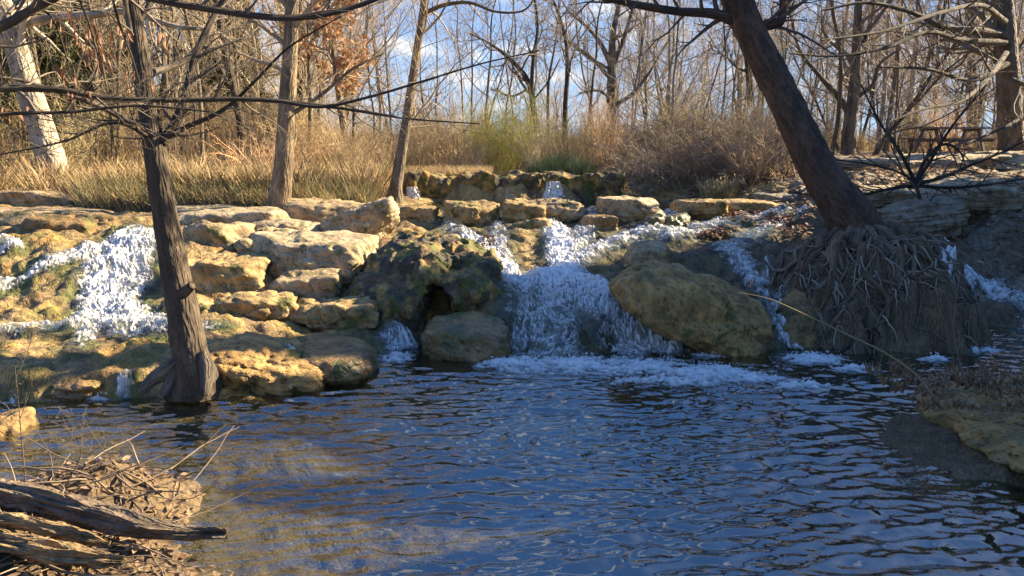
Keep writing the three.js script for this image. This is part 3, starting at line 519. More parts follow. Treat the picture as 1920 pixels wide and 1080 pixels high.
{
  const R = mulberry(44);
  // trunks seen in the photograph: variant, pixel column, distance
  const spots = [[2, 45, 19], [4, 125, 16.5], [5, 165, 18], [3, 310, 20], [4, 335, 17], [0, 425, 22], [6, 395, 16], [4, 470, 19], [7, 360, 21], [4, 590, 18], [2, 205, 24], [1, 110, 26], [3, 255, 25], [6, 230, 16.5], [5, 640, 20], [3, 600, 25], [1, 665, 23], [5, 700, 22], [0, 560, 28], [6, 20, 15.5], [4, 280, 19.5], [7, 500, 26],
[5, 905, 27], [6, 960, 23], [1, 1200, 38], [5, 1100, 32], [0, 1240, 44], [6, 1180, 26], [3, 1330, 27], [5, 1290, 24], [2, 1400, 36], [1, 1450, 30], [4, 1490, 24], [5, 1540, 20], [2, 1640, 28], [0, 1690, 33], [3, 1730, 27], [5, 1770, 24], [1, 1830, 30], [6, 1850, 20], [4, 1660, 21], [2, 1550, 38], [0, 1790, 40], [7, 1625, 24], [3, 1950, 24], [1, 2030, 19], [2, -60, 18], [3, -160, 15], [3, 740, 36], [2, 720, 30], [0, 480, 36], [2, 350, 34], [1, 200, 36], [0, 60, 38], [1, 1360, 48], [2, 1880, 44], [5, 1440, 22], [4, 1370, 21]];
  for (let k = 0; k < 62; k++) { const px = k % 3 ? -40 + R() * 720 : 1180 + R() * 800, D = 17 + 24 * R(); spots.push([R() * 8 | 0, px, px > 1480 ? D + 6 : D]); }
  for (let k = 0; k < 12; k++) spots.push([[5, 6, 4, 1][k % 4], 700 + R() * 480, 24 + R() * 16]);
  for (let k = 0; k < 58; k++) { const px = -40 + R() * 2020, D = 20 + 22 * R(); if (px < 700 || px > 1230 || D > 36) spots.push([8 + k % 2, px, D]); }
  for (const [v, px, D] of spots) { const s = .85 + R() * .4; placeTree(v, px, D, px > 600 && px < 1500 ? Math.min(s, .25 * D / VH[v]) : s, R() * 6.28); }
}
{ // the far wood: a mass of bare crowns
  const R = mulberry(45), lists = [[], [], []];
  for (let i = 0; i < 230; i++) { const D = 48 + R() * 75, px = -300 + R() * 2500, x = (px - 960) / FPX * D, gap = Math.abs(px - 930) < 170 ? .55 : 1; lists[i % 3].push([V(x, 1.5, -D), new THREE.Quaternion().setFromAxisAngle(V(0, 1, 0), R() * 6.28), (.6 + R() * .4) * gap]); }
  [0, 1, 2].forEach((v) => instanced('far_wood', mergeGeometries([VAR[v].crown, VAR[v].trunk]), MAT.twig, lists[v], ['far grey bare wood beyond the clearing', 'far crooked bare wood beyond the clearing', 'far tan bare wood beyond the clearing'][v], 'woodland'));
}

// single trees traced from the photograph
function trunkPx(list) { return [list.map(([px, py, D]) => at(px, py, D)), list.map(([, , D, w]) => w / FPX * D / 2)]; }
function hero(name, label, list, o) {
  const [p, r00] = trunkPx(list), r = r00.map((q) => q * (o.ws ?? 1)), g = group(name, V(p[0].x, H(p[0].x, p[0].z), p[0].z)), R = mulberry(o.seed), out = [];
  const local = (q) => q.clone().sub(g.position), P0 = p.map(local), n = o.n ?? 60, [P, Q] = spline(P0, r, n), gb = new GB();
  tube(gb, P, Q, o.seg ?? 24, barkColor(o.bark, o.seed), o.rough ?? .08, o.seed, o.vlen ?? .8);
  part(g, 'trunk', gb.geo(), MAT.bark);
  for (const limb of o.limbs ?? []) {
    const [lp, lr0] = trunkPx(limb), lr = lr0.map((q) => q * (o.limbScale ?? o.ws ?? 1)), [LP, LR] = spline(lp.map(local), lr, 26), lb = new GB(); tube(lb, LP, LR, 12, barkColor(o.bark, o.seed + 3), .08, o.seed, .8); part(g, 'limb', lb.geo(), MAT.bark);
    if (limb[0][3] > 7.5) ramify(out, R, LP, LR, 2, o.tw);
  }
  if (o.auto) ramify(out, R, P, Q, 1, o.tw);
  if (out.length) part(g, 'twigs', crownGeo(out, o.bark, o.twig, o.seed), MAT.twig);
  return { g: tag(g, label, 'tree'), R, P, Q, local, out };
}
const HEROTW = { levels: [null, { n: 9, t0: .45, len: .4, ang: .9, rr: .5, wob: .5, up: .08, seg: 8 }, { n: 11, t0: .05, abs: .55, ang: .8, rr: .45, wob: .55, up: .05, rmin: .003 }, { n: 5, t0: .15, len: .5, ang: .75, rr: .6, wob: .5, up: .03, rmin: .0022 }, { n: 3, t0: .2, len: .5, ang: .7, rr: .6, wob: .5, up: .02, rmin: .0016 }], tip: .0012 };
// leaning tree that stands in the pool on the left
const left = hero('creek_tree', 'dark leaning tree standing in the pool on its own rooted rock', [[366, 738, 6.25, 150], [364, 705, 6.25, 112], [356, 660, 6.25, 82], [343, 590, 6.27, 74], [328, 510, 6.3, 68], [313, 430, 6.33, 60], [300, 340, 6.36, 54], [285, 250, 6.4, 46], [272, 170, 6.42, 44], [260, 80, 6.45, 38], [246, 0, 6.5, 32], [232, -140, 6.6, 26], [225, -320, 6.7, 16], [240, -500, 6.8, 8]],
  { seed: 11, ws: .78, bark: [.10, .075, .05], twig: TWIG.dark, auto: true, tw: { ...HEROTW, levels: [null, { n: 8, t0: .55, abs: 1.5, ang: .9, rr: .4, wob: .5, up: .08, seg: 8 }, ...HEROTW.levels.slice(2)] }, rough: .10,
    limbs: [[[304, 268, 6.4, 26], [326, 235, 6.45, 24], [345, 190, 6.5, 20], [366, 105, 6.6, 17], [392, 45, 6.7, 13], [430, -30, 6.9, 9], [450, -140, 7, 5]], [[303, 262, 6.38, 16], [345, 240, 6.3, 12], [420, 205, 6.2, 9], [480, 150, 6.1, 7], [540, 90, 6, 5], [640, 30, 5.9, 3]], [[300, 270, 6.38, 12], [220, 230, 6.2, 8], [120, 265, 6, 5], [0, 290, 5.9, 3]]] });
{ // roots and the stub of a lost branch
  const roots = [[[350, 660], [318, 690], [285, 712], [262, 738]], [[352, 680], [330, 700], [318, 722], [306, 742]], [[368, 690], [362, 715], [350, 735], [346, 748]], [[380, 660], [388, 690], [386, 715], [384, 742]]];
  for (const r of roots) { const pts = r.map(([px, py], i) => at(px, py, 6.2 - .05 * i).sub(left.g.position)), [P, Q] = spline(pts, [.04, .065, .05, .028], 16), gb = new GB(); tube(gb, P, Q, 10, barkColor(BARK.grey, 3), .15, 4, .8); part(left.g, 'root', gb.geo(), MAT.bark); }
  const gb = new GB(), a = at(346, 548, 6.22).sub(left.g.position), b = at(359, 536, 6.16).sub(left.g.position); tube(gb, ...spline([a, a.clone().lerp(b, .5), b], [.045, .04, .034], 6), 12, barkColor(BARK.tan, 6), .08, 3); part(left.g, 'branch_stub', gb.geo(), MAT.bark);
}
hero('sycamore_tree', 'smooth straight trunk lit on one side behind the pale slabs', [[522, 405, 11.6, 66], [524, 375, 11.6, 50], [530, 330, 11.6, 42], [535, 250, 11.6, 38], [541, 150, 11.6, 34], [546, 60, 11.6, 30], [548, -40, 11.6, 26], [552, -250, 11.6, 20], [560, -500, 11.6, 10]], { seed: 21, ws: 0.85, bark: [.27, .205, .13], twig: TWIG.tan, auto: true, rough: .045, tw: { ...HEROTW, levels: [null, { n: 10, t0: .5, abs: 2.6, ang: .9, rr: .4, wob: .5, up: .08, seg: 8 }, { ...HEROTW.levels[2], abs: .9 }, ...HEROTW.levels.slice(3)] }, limbs: [[[545, 215, 11.6, 10], [600, 180, 11.7, 8], [660, 130, 11.8, 6], [720, 100, 12, 4]]] });
hero('bare_tree', 'slim slanting tree beside the little left fall of the weir', [[738, 378, 13.2, 58], [742, 350, 13.2, 36], [752, 290, 13.2, 30], [765, 210, 13.2, 26], [778, 120, 13.2, 23], [790, 40, 13.2, 20], [800, -40, 13.2, 18], [815, -200, 13.2, 13], [830, -420, 13.2, 6]], { seed: 22, ws: 0.66, bark: BARK.tan, twig: TWIG.tan, auto: true, rough: .06, tw: { ...HEROTW, levels: [null, { n: 9, t0: .3, abs: 2.0, ang: .85, rr: .35, wob: .5, up: .06, seg: 8 }, { ...HEROTW.levels[2], abs: .8 }, ...HEROTW.levels.slice(3)] }, limbs: [[[796, 25, 13.2, 12], [830, 10, 13.1, 11], [880, 5, 13, 9], [930, 22, 12.9, 7], [985, 18, 12.9, 5], [1010, -20, 12.9, 3]]] });
hero('sycamore_tree', 'leaning whitish sycamore rising from the tall dry grass', [[110, 360, 14, 62], [100, 315, 14, 50], [80, 250, 14, 46], [55, 170, 14, 42], [30, 90, 14, 38], [8, 20, 14, 34], [-20, -80, 14, 28], [-40, -300, 14, 14]], { seed: 23, bark: BARK.pale, twig: TWIG.pale, auto: true, rough: .05, tw: { ...HEROTW, levels: [null, { n: 9, t0: .45, abs: 2.6, ang: .9, rr: .4, wob: .5, up: .06, seg: 8 }, { ...HEROTW.levels[2], abs: .9 }, ...HEROTW.levels.slice(3)] }, limbs: [[[20, 50, 14, 18], [90, 35, 13.9, 16], [170, 28, 13.8, 14], [240, 22, 13.7, 11], [330, 50, 13.6, 9], [400, 58, 13.5, 6], [450, 90, 13.4, 4]]] });
const FT = { ...HEROTW, levels: [null, { n: 9, t0: .3, len: .45, ang: .95, rr: .5, wob: .6, up: .08, seg: 9 }, { n: 8, t0: .2, len: .5, ang: .8, rr: .55, wob: .6, up: .06, rmin: .01 }, { n: 6, t0: .15, len: .5, ang: .75, rr: .6, wob: .6, up: .04, rmin: .007 }, { n: 4, t0: .2, len: .5, ang: .7, rr: .6, wob: .5, up: .02, rmin: .005 }], tip: .003 };
hero('bare_tree', 'crooked dark tree that bends over the dark green sedge', [[1012, 305, 24, 30], [1006, 260, 24, 24], [1000, 200, 24, 20], [993, 160, 24, 18], [975, 130, 24, 16], [950, 105, 24, 12], [915, 80, 24, 8], [880, 62, 24, 5]], { seed: 24, ws: 0.55, bark: BARK.dark, twig: TWIG.grey, auto: true, tw: FT, limbs: [[[996, 170, 24, 14], [1000, 110, 24, 12], [1008, 50, 24, 9], [1000, -20, 24, 6]], [[994, 165, 24, 8], [960, 180, 24, 6], [930, 170, 24, 4]], [[998, 190, 24, 7], [1030, 150, 24, 5], [1050, 110, 24, 3]]] });
hero('oak_tree', 'spreading grey oak with a wide forked crown beyond the brush', [[1146, 265, 33, 30], [1146, 220, 33, 27], [1147, 160, 33, 24], [1147, 110, 33, 20], [1150, 60, 33, 15], [1160, 10, 33, 11], [1170, -60, 33, 8], [1175, -130, 33, 4]], { seed: 25, ws: 0.7, bark: BARK.grey, twig: TWIG.grey, auto: true, tw: FT, limbs: [[[1147, 125, 33, 14], [1125, 80, 33, 11], [1095, 45, 33, 8], [1070, 25, 33, 5], [1040, -20, 33, 3]], [[1147, 150, 33, 12], [1110, 110, 33, 9], [1075, 85, 33, 6], [1050, 60, 33, 4]], [[1148, 130, 33, 14], [1170, 70, 33, 11], [1185, 20, 33, 8], [1200, -40, 33, 5]], [[1148, 200, 33, 12], [1180, 180, 33, 10], [1215, 140, 33, 7], [1250, 80, 33, 4]], [[1147, 185, 33, 8], [1120, 170, 33, 6], [1085, 175, 33, 4]]] });
hero('bare_tree', 'thin straight tree next to the spreading grey oak', [[1060, 270, 29, 14], [1060, 200, 29, 12], [1064, 130, 29, 11], [1060, 70, 29, 9], [1045, 20, 29, 7], [1025, -30, 29, 4]], { seed: 26, ws: 0.75, bark: BARK.dark, twig: TWIG.grey, auto: true, tw: FT });
hero('oak_tree', 'forked dark oak standing behind the picnic table clearing', [[1590, 300, 20, 44], [1592, 250, 20, 38], [1600, 190, 20, 34], [1605, 120, 20, 28], [1608, 50, 20, 24], [1612, -30, 20, 20], [1620, -200, 20, 12]], { seed: 27, ws: 0.64, bark: BARK.grey, twig: TWIG.grey, auto: true, tw: FT, limbs: [[[1594, 215, 20, 20], [1570, 180, 20, 17], [1535, 140, 20, 13], [1500, 95, 20, 10], [1485, 40, 20, 7], [1470, -30, 20, 5]], [[1602, 185, 20, 14], [1635, 160, 20, 11], [1650, 120, 20, 8], [1690, 90, 20, 5]], [[1606, 110, 20, 14], [1630, 50, 20, 11], [1640, -10, 20, 8]]] });
hero('oak_tree', 'thick old oak trunk at the edge of the right bank', [[1900, 300, 16.5, 74], [1896, 260, 16.5, 56], [1892, 180, 16.5, 52], [1886, 90, 16.5, 48], [1880, 0, 16.5, 44], [1876, -120, 16.5, 36], [1880, -350, 16.5, 22]], { seed: 28, ws: 0.76, bark: BARK.grey, twig: TWIG.dark, auto: true, rough: .1, tw: { ...HEROTW, levels: [null, { n: 10, t0: .35, abs: 3, ang: 1.0, rr: .35, wob: .55, up: .04, seg: 9 }, { ...HEROTW.levels[2], abs: 1.1 }, ...HEROTW.levels.slice(3)] },
  limbs: [[[1884, 65, 16.4, 22], [1830, 58, 16, 18], [1770, 50, 15.5, 14], [1700, 20, 15, 11], [1620, 5, 14.6, 8], [1540, 20, 14.3, 5]], [[1884, 80, 16.3, 16], [1800, 75, 15.6, 13], [1740, 60, 15, 10], [1660, 90, 14.4, 8], [1570, 105, 14, 6], [1480, 100, 13.6, 4]], [[1888, 120, 16.2, 14], [1820, 150, 15.5, 10], [1740, 130, 15, 8], [1650, 125, 14.5, 5]], [[1886, 100, 16, 14], [1850, 150, 14.5, 11], [1800, 190, 13.2, 8], [1730, 205, 12.2, 6], [1650, 235, 11.5, 4]], [[1884, 40, 16, 14], [1840, 10, 14.5, 11], [1760, 25, 13, 9], [1650, 60, 12, 7], [1540, 75, 11.4, 4]], [[1900, 150, 16.2, 12], [1960, 180, 14.5, 9], [1900, 230, 12.6, 7], [1810, 270, 11.6, 4]]] });
hero('bare_tree', 'dark slanting stem behind the tree with exposed roots', [[1408, 200, 22, 20], [1405, 150, 22, 17], [1398, 90, 22, 15], [1385, 20, 22, 12], [1380, -60, 22, 8]], { seed: 29, ws: 0.7, bark: BARK.dark, twig: TWIG.dark, auto: true, tw: FT });
{ // orange-leaved oak
  const h = hero('oak_tree', 'young oak still holding rusty orange leaves', [[655, 345, 18, 16], [650, 280, 18, 14], [640, 210, 18, 12], [630, 140, 18, 10], [622, 70, 18, 7], [615, 0, 18, 5]], { seed: 30, bark: BARK.tan, twig: TWIG.tan, auto: true, tw: { ...FT, levels: [null, { ...FT.levels[1], abs: 1.3, n: 12 }, ...FT.levels.slice(2)] } });
  const gb = new GB(), R = mulberry(31);
  for (const b of h.out) if (b.level >= 3 && R() < .5) { const p = b.p[b.p.length - 1], col = mixc([.42, .17, .06], [.36, .22, .10], R()); const a = stray(R, 1).normalize(), c = stray(R, 1).normalize(), s = .05 + .05 * R(); const i = gb.v(p, col), j = gb.v(p.clone().addScaledVector(a, s).addScaledVector(c, s * .4), col), k = gb.v(p.clone().addScaledVector(a, s * 1.8), col), l = gb.v(p.clone().addScaledVector(a, s).addScaledVector(c, -s * .4), col); gb.i.push(i, j, k, i, k, l); }
  const lv = part(h.g, 'leaves', gb.geo(), MAT.leaf); lv.userData.kind = 'stuff';
}
{ // big tree on the root mound
  const t = hero('rooted_tree', 'big dark tree leaning over the creek from a mound of bare roots', [[1620, 480, 8.75, 150], [1604, 430, 8.75, 98], [1578, 385, 8.75, 80], [1540, 325, 8.75, 66], [1498, 245, 8.75, 60], [1460, 165, 8.75, 58], [1425, 95, 8.75, 54], [1398, 40, 8.75, 54], [1375, -20, 8.75, 50], [1345, -120, 8.75, 42], [1325, -300, 8.75, 28], [1330, -500, 8.75, 14]], { seed: 33, bark: BARK.red, twig: TWIG.dark, auto: true, rough: .09, seg: 32, tw: { ...HEROTW, levels: [null, { n: 7, t0: .62, abs: 2.4, ang: .9, rr: .4, wob: .5, up: .08, seg: 9 }, { ...HEROTW.levels[2], abs: .9 }, ...HEROTW.levels.slice(3)] },
    limbs: [[[1385, 40, 8.75, 24], [1340, 26, 8.7, 18], [1275, 22, 8.6, 15], [1200, 10, 8.5, 13], [1130, -4, 8.4, 10], [1020, -25, 8.2, 9]], [[1408, 62, 8.75, 26], [1435, 48, 8.8, 21], [1462, 40, 8.85, 18], [1468, 15, 8.9, 15], [1472, -40, 8.95, 12], [1490, -140, 9, 10]]] });
  const R = mulberry(34), base = at(1605, 440, 8.7), small = new GB();
  for (let k = 0; k < 40; k++) {
    const ang = -2.75 + 2.95 * (k + R() * .8) / 40 + .0, n = 16, pts = [], rad = [], r0 = (k % 5 === 2 ? .06 + .035 * R() : .016 + .03 * R() * R()) + (k > 24 ? .008 : 0), reach = .8 + .55 * R(), wig = R() * 9;
    for (let i = 0; i <= n; i++) { const s = i / n, a = ang + (.30 * N(s * 2.4, wig, k) + .10 * N(s * 8, wig, k + 4)) * s, d = (.10 + reach * s), x = base.x + Math.cos(a) * d * 1.08, z = base.z - Math.sin(a) * d * .98; let y = H(x, z) + r0 * .15 + .05 * (1 - s) + .05 * N(s * 5, wig, k + 9) * s; if (i === 0) y = Math.max(y, base.y - .05); pts.push(V(x, Math.max(y, -.12), z).sub(t.g.position)); rad.push(r0 * (1 - .85 * s) + .004); }
    const col = mixc([.19, .125, .07], [.44, .32, .20], R() * R()), gb = new GB(); tube(gb, pts, rad, 7, barkColor(col, k), .12, k, 1.2); part(t.g, 'root', gb.geo(), MAT.bark);
    for (let m = 0; m < 5; m++) { const i0 = 6 + (R() * (n - 7) | 0); let p = pts[i0].clone(), d = stray(R, 1.2).add(V(0, -.5, .5)).normalize(); const q = [p], rr = [.009 + .006 * R()]; for (let i = 1; i < 6; i++) { d.add(stray(R, .8)); d.y -= .15; d.normalize(); p = p.clone().addScaledVector(d, .06); const w = p.clone().add(t.g.position), hy = H(w.x, w.z) + .01; if (w.y < hy) p.y = hy - t.g.position.y; q.push(p); rr.push(rr[0] * (1 - i / 6.5)); } tube(small, q, rr, 4, mixc([.14, .10, .07], [.34, .27, .19], R()), 0, m); }
  }
  for (let k = 0; k < 34; k++) { // thinner roots that leave the mound's face and hang down it
    const a0 = -2.9 + 3.1 * R(), d0 = .35 + .45 * R(), n = 12, pts = [], rad = [], r0 = .010 + .022 * R() * R(), wig = R() * 20;
    for (let i = 0; i <= n; i++) { const s = i / n, a = a0 + .22 * N(s * 3, wig, k), d = d0 + .62 * s, x = base.x + Math.cos(a) * d * 1.08, z = base.z - Math.sin(a) * d * .98, y = H(x, z) + .012 + .06 * Math.sin(s * Math.PI) * R(); pts.push(V(x, Math.max(y, -.1), z).sub(t.g.position)); rad.push(r0 * (1 - .8 * s) + .003); }
    const gb = new GB(); tube(gb, pts, rad, 6, barkColor(mixc([.20, .15, .10], [.48, .39, .28], R()), k), .15, k, 1.2); part(t.g, 'root', gb.geo(), MAT.bark);
  }
  const s = part(t.g, 'rootlets', small.geo(), MAT.twig); s.userData.kind = 'stuff';
}
{ // tree outside the frame whose limbs hang into the picture
  hero('overhanging_tree', 'dark limbs of a bank tree stretched across the view over the pool', [[-420, 1010, 4.0, 150], [-410, 800, 4.05, 110], [-390, 520, 4.2, 96], [-360, 260, 4.35, 86], [-320, 60, 4.5, 70], [-290, -160, 4.6, 56], [-260, -420, 4.7, 30]], { seed: 36, limbScale: .75, bark: [.13, .105, .078], twig: TWIG.dark, tw: { ...HEROTW, levels: [null, null, { n: 12, t0: .2, abs: .6, ang: .75, rr: .45, wob: .5, up: .03, rmin: .003 }, ...HEROTW.levels.slice(3)] }, limbs: [
    [[-370, 250, 4.35, 36], [-200, 175, 4.7, 26], [0, 166, 5.0, 19], [110, 168, 5.1, 16], [200, 184, 5.2, 14], [330, 188, 5.3, 12], [470, 186, 5.4, 11], [620, 200, 5.5, 8], [760, 222, 5.55, 5], [900, 232, 5.6, 3]],
    [[-350, 300, 4.35, 18], [-160, 230, 4.6, 12], [0, 214, 4.8, 9], [130, 210, 4.9, 8], [260, 198, 5.0, 6], [400, 210, 5.1, 4]],
    [[-330, 90, 4.45, 34], [-150, 90, 4.5, 28], [0, 50, 4.6, 24], [70, 12, 4.65, 20], [130, -20, 4.7, 16], [210, -90, 4.8, 9]],
    [[-300, -110, 4.6, 40], [-60, -90, 4.7, 28], [130, -45, 4.8, 22], [270, -6, 4.9, 18], [400, 18, 5.0, 17], [540, 34, 5.1, 15], [640, 20, 5.2, 13], [740, -14, 5.3, 10], [860, -50, 5.4, 6]],
    [[128, -45, 4.8, 7], [158, 20, 4.9, 6], [176, 76, 5.0, 5], [184, 118, 5.0, 4], [152, 188, 5.05, 3]], [[205, -26, 4.85, 7], [224, 45, 4.95, 5], [245, 100, 5.0, 4], [262, 155, 5.05, 3]], [[70, 12, 4.65, 7], [98, 34, 4.8, 5], [118, 85, 4.95, 4], [132, 138, 5.0, 3]], [[520, 189, 5.42, 9], [600, 200, 5.45, 9], [680, 185, 5.5, 7], [800, 150, 5.55, 5], [900, 120, 5.6, 4], [1010, 95, 5.6, 3]]] });
}
// dead leaves still hanging on the overhanging tree: each its own piece
{
  const R = mulberry(38), g = scene.getObjectByName('overhanging_tree'), gb = new GB();
  const rows = [[0, 0], [.25, .5], [.6, .45], [1, 0]]; const col = [.24, .11, .05]; let a = [];
  rows.forEach(([y, w]) => { a.push([gb.v(V(-w * .3, -y, .08 * y), col), gb.v(V(0, -y, -.06), col), gb.v(V(w * .3, -y, .08 * y), col)]); });
  for (let i = 0; i < 3; i++) for (let k = 0; k < 2; k++) { const [p, q] = [a[i], a[i + 1]]; gb.i.push(p[k], p[k + 1], q[k], p[k + 1], q[k + 1], q[k]); }
  const geo = gb.geo();
  for (const [px, py, n] of [[165, 75, 8], [185, 100, 8], [150, 55, 6], [225, 60, 7], [130, 130, 6], [150, 185, 6], [30, 200, 5], [262, 150, 6], [290, 70, 4], [100, 30, 5]]) for (let k = 0; k < n; k++) { const l = part(g, 'dead_leaf', geo, MAT.leaf), s = .05 + .05 * R(); l.position.copy(at(px + (R() - .5) * 50, py + (R() - .5) * 36, 4.9 + R() * .3)).sub(g.position); l.rotation.set((R() - .5) * .8, R() * 6, (R() - .5) * .9); l.scale.setScalar(s); }
}
console.log('heroes');

// ---------------------------------------------------------------- evergreens: needle sprays on a branched crown
function juniper(seed, h, r, col, dens) {
  const R = mulberry(seed), tr = new GB(), fol = new GB(); const [p, ra] = straightTrunk(R, h, h * .022, 0, 8, .06); tube(tr, p, ra, 8, BARK.dark, .1, seed);
  for (let k = 0; k < dens; k++) {
    const t = .06 + .94 * Math.pow(R(), .8), lobes = .75 + .35 * N(t * 4, seed, 1), rr = r * Math.pow(1 - t, .65) * lobes * Math.sqrt(R()) * (1 + .25 * N(k * .013, 3, seed)), a = R() * 6.283, c = V(Math.cos(a) * rr, t * h, Math.sin(a) * rr);
    const g = .6 + .5 * R(), cc = [col[0] * g, col[1] * g, col[2] * g], d = V(Math.cos(a), .5 + R(), Math.sin(a)).add(stray(R, .9)).normalize();
    for (let m = 0; m < 4; m++) { const e = d.clone().add(stray(R, 1.3)).normalize(), s = .16 + .16 * R(), w = stray(R, 1).cross(e).normalize().multiplyScalar(s * .22); const b = c.clone().add(stray(R, .12)); const i = gb3(fol, b.clone().sub(w), b.clone().add(w), b.clone().addScaledVector(e, s), cc); }
  }
  return { trunk: tr.geo(), fol: fol.geo() };
}
function gb3(gb, a, b, c, col) { const i = gb.v(a, col); gb.v(b, col); gb.v(c, col); gb.i.push(i, i + 1, i + 2); return i; }
const JUN = [juniper(51, 7, 1.9, [.055, .08, .022], 5200), juniper(52, 8, 2.0, [.10, .12, .03], 4200)];
function evergreen(v, x, z, s, label, grp, sy = s) { const g = group('juniper_tree', V(x, H(x, z) - .1, z)); g.scale.set(s, sy, s); g.rotation.y = x; part(g, 'trunk', JUN[v].trunk, MAT.twig); const f = part(g, 'crown', JUN[v].fol, MAT.leaf); tag(g, label, 'tree', grp); return g; }
for (const [v, px, D, s] of [[1, 0, 19, .8], [1, 95, 22, .85], [0, 175, 27, 1.0], [1, 250, 33, 1.0], [0, 470, 34, .95], [1, 400, 38, 1.1]]) evergreen(v, (px - 960) / FPX * D, -D, s, 'green juniper behind the bare trunks of the left wood', 'junipers behind the left wood');
// junipers on the right bank, outside the frame, that keep the pool in shade
for (const [x, z, s, sy] of [[10.5, -11.9, 1.05, 1.0], [10.4, -10.6, 1.0, .92], [10.2, -9.2, .95, .85], [10.0, -7.7, .9, .8], [9.8, -6.2, .85, .8], [9.4, -4.6, .8, .8], [9.0, -3.0, .8, .8]]) evergreen(0, x, z, s, 'dense juniper on the right bank shading the pool', 'junipers shading the pool', sy);

// ---------------------------------------------------------------- shrubs and thicket
function shrubGeo(seed, h, spread, stems, col, o = {}) {
  const R = mulberry(seed), out = [], opt = { levels: [null, { n: o.tw ?? 7, t0: .25, len: .40, ang: .7, rr: .65, wob: .7, up: o.up ?? .05, seg: 5, rmin: .005 }, { n: 4, t0: .2, len: .5, ang: .8, rr: .75, wob: .8, up: .02, rmin: .004 }], tip: .002 };
  for (let k = 0; k < stems; k++) {
    const a = R() * 6.283, b = R() * spread, p0 = V(Math.cos(a) * b * .25, -.05, Math.sin(a) * b * .25), d = V(Math.cos(a) * spread * (.3 + R()), 1, Math.sin(a) * spread * (.3 + R())).normalize(), pts = [p0], n = 7, len = h * (.6 + R() * .6); let p = p0; const rad = [(o.r ?? .015) * (.5 + R() * 1.1)];
    for (let i = 1; i <= n; i++) { d.add(stray(R, .5)); d.y += o.droop ? -.14 : .02; d.normalize(); p = p.clone().addScaledVector(d, len / n); pts.push(p); rad.push(rad[0] * (1 - .8 * i / n)); }
    out.push({ p: pts, r: rad, level: 2 }); ramify(out, R, pts, rad, 1, opt);
  }
  const gb = new GB(); for (const b of out) { const g = .7 + .6 * R(); tube(gb, b.p, b.r, 3, [col[0] * g, col[1] * g, col[2] * g]); }
  return gb.geo();
}
const BRUSH = [shrubGeo(61, 2.0, .55, 26, [.46, .34, .18]), shrubGeo(62, 1.6, .8, 24, [.38, .27, .15]), shrubGeo(63, 2.4, .45, 22, [.52, .41, .24]), shrubGeo(64, 1.3, .9, 26, [.40, .25, .13], { droop: true })];
console.log('brush', BRUSH.map((b) => b.index.count / 3).join(' '));
// each plant has its own tone, from weathered dark to pale straw
function shadeOf(R) { const k = .45 + .85 * R(), w = .9 + .2 * R(); return [k, k * w, k * w * (.85 + .25 * R())]; }
{
  const R = mulberry(66), lists = [[], [], [], []];
  for (let i = 0; i < 540; i++) {
    const D = 13.6 + 35 * Math.pow(R(), 1.3), px = -250 + R() * 2450, x = (px - 960) / FPX * D;
    if (x > -2.9 && x < 3.4 && D < 18.5) continue; if (px > 1500 && D < 24) continue; if (px > 640 && px < 760 && D < 15) continue; if (px > 1500 && R() < .45) continue; if (px < 720 && D < 18 && R() < .5) continue;
    lists[R() * 4 | 0].push([V(x, H(x, -D) - .05, -D), new THREE.Quaternion().setFromAxisAngle(V(0, 1, 0), R() * 6.28), (D < 15.5 ? .25 : px < 700 ? .6 : .4) + R() * .5, shadeOf(R)]);
  }
  lists.forEach((l, k) => instanced('thicket', BRUSH[k], MAT.twig, l, ['upright tan brush filling the wood floor', 'brown spreading brush filling the wood floor', 'tall pale brush filling the wood floor', 'reddish arching brush filling the wood floor'][k], 'brush'));
}
function shrub(name, geo, px, D, s, label, grp, turn = 0, mat = MAT.twig) { const x = (px - 960) / FPX * D / CP, m = top(name, geo, mat); m.position.set(x, H(x, -D) - .03, -D); m.rotation.y = turn; typeof s === 'number' ? m.scale.setScalar(s) : m.scale.set(...s); tag(m, label, 'shrub', grp); return m; }
const yg = shrubGeo(71, 2.0, .6, 60, [.42, .40, .08], { r: .006, tw: 9 });
shrub('willow_shrub', yg, 950, 19, [.95, .85, .95], 'yellow-green willow shrub above the golden grass');
shrub('bare_shrub', BRUSH[2], 1000, 18.5, .7, 'tan shrub touching the yellow-green willow', null, 1);
for (const [px, D, s, k] of [[800, 19, .8, 0], [850, 20, .75, 2], [880, 18, .6, 1], [760, 20, .8, 1], [1100, 19, .7, 0], [1150, 20, .8, 1]]) shrub('bare_shrub', BRUSH[k], px, D, s, 'tan leafless shrub behind the far weir', 'tan shrubs behind the far weir', px);
const bramble = shrubGeo(72, 1.5, 1.0, 46, [.22, .165, .11], { droop: true, r: .012, tw: 9 });
for (const [px, D, s, l] of [[1210, 15.5, .8, 'small tangled bramble touching the right end of the weir'], [1270, 14.6, .95, 'tangled bramble above the low golden stepping stone'], [1330, 15.2, 1.05, 'tall tangled bramble behind the olive grass clump'], [1390, 14.4, .9, 'low tangled bramble above the long low stepping stone'], [1290, 17, 1.2, 'largest tangled bramble at the back of the slope'], [1430, 16, .95, 'tangled bramble beside the big leaning trunk'], [1230, 17.5, 1.0, 'tangled bramble behind the right end of the weir']]) shrub('bramble', bramble, px, D, s, l, 'brambles right of the weir', px);
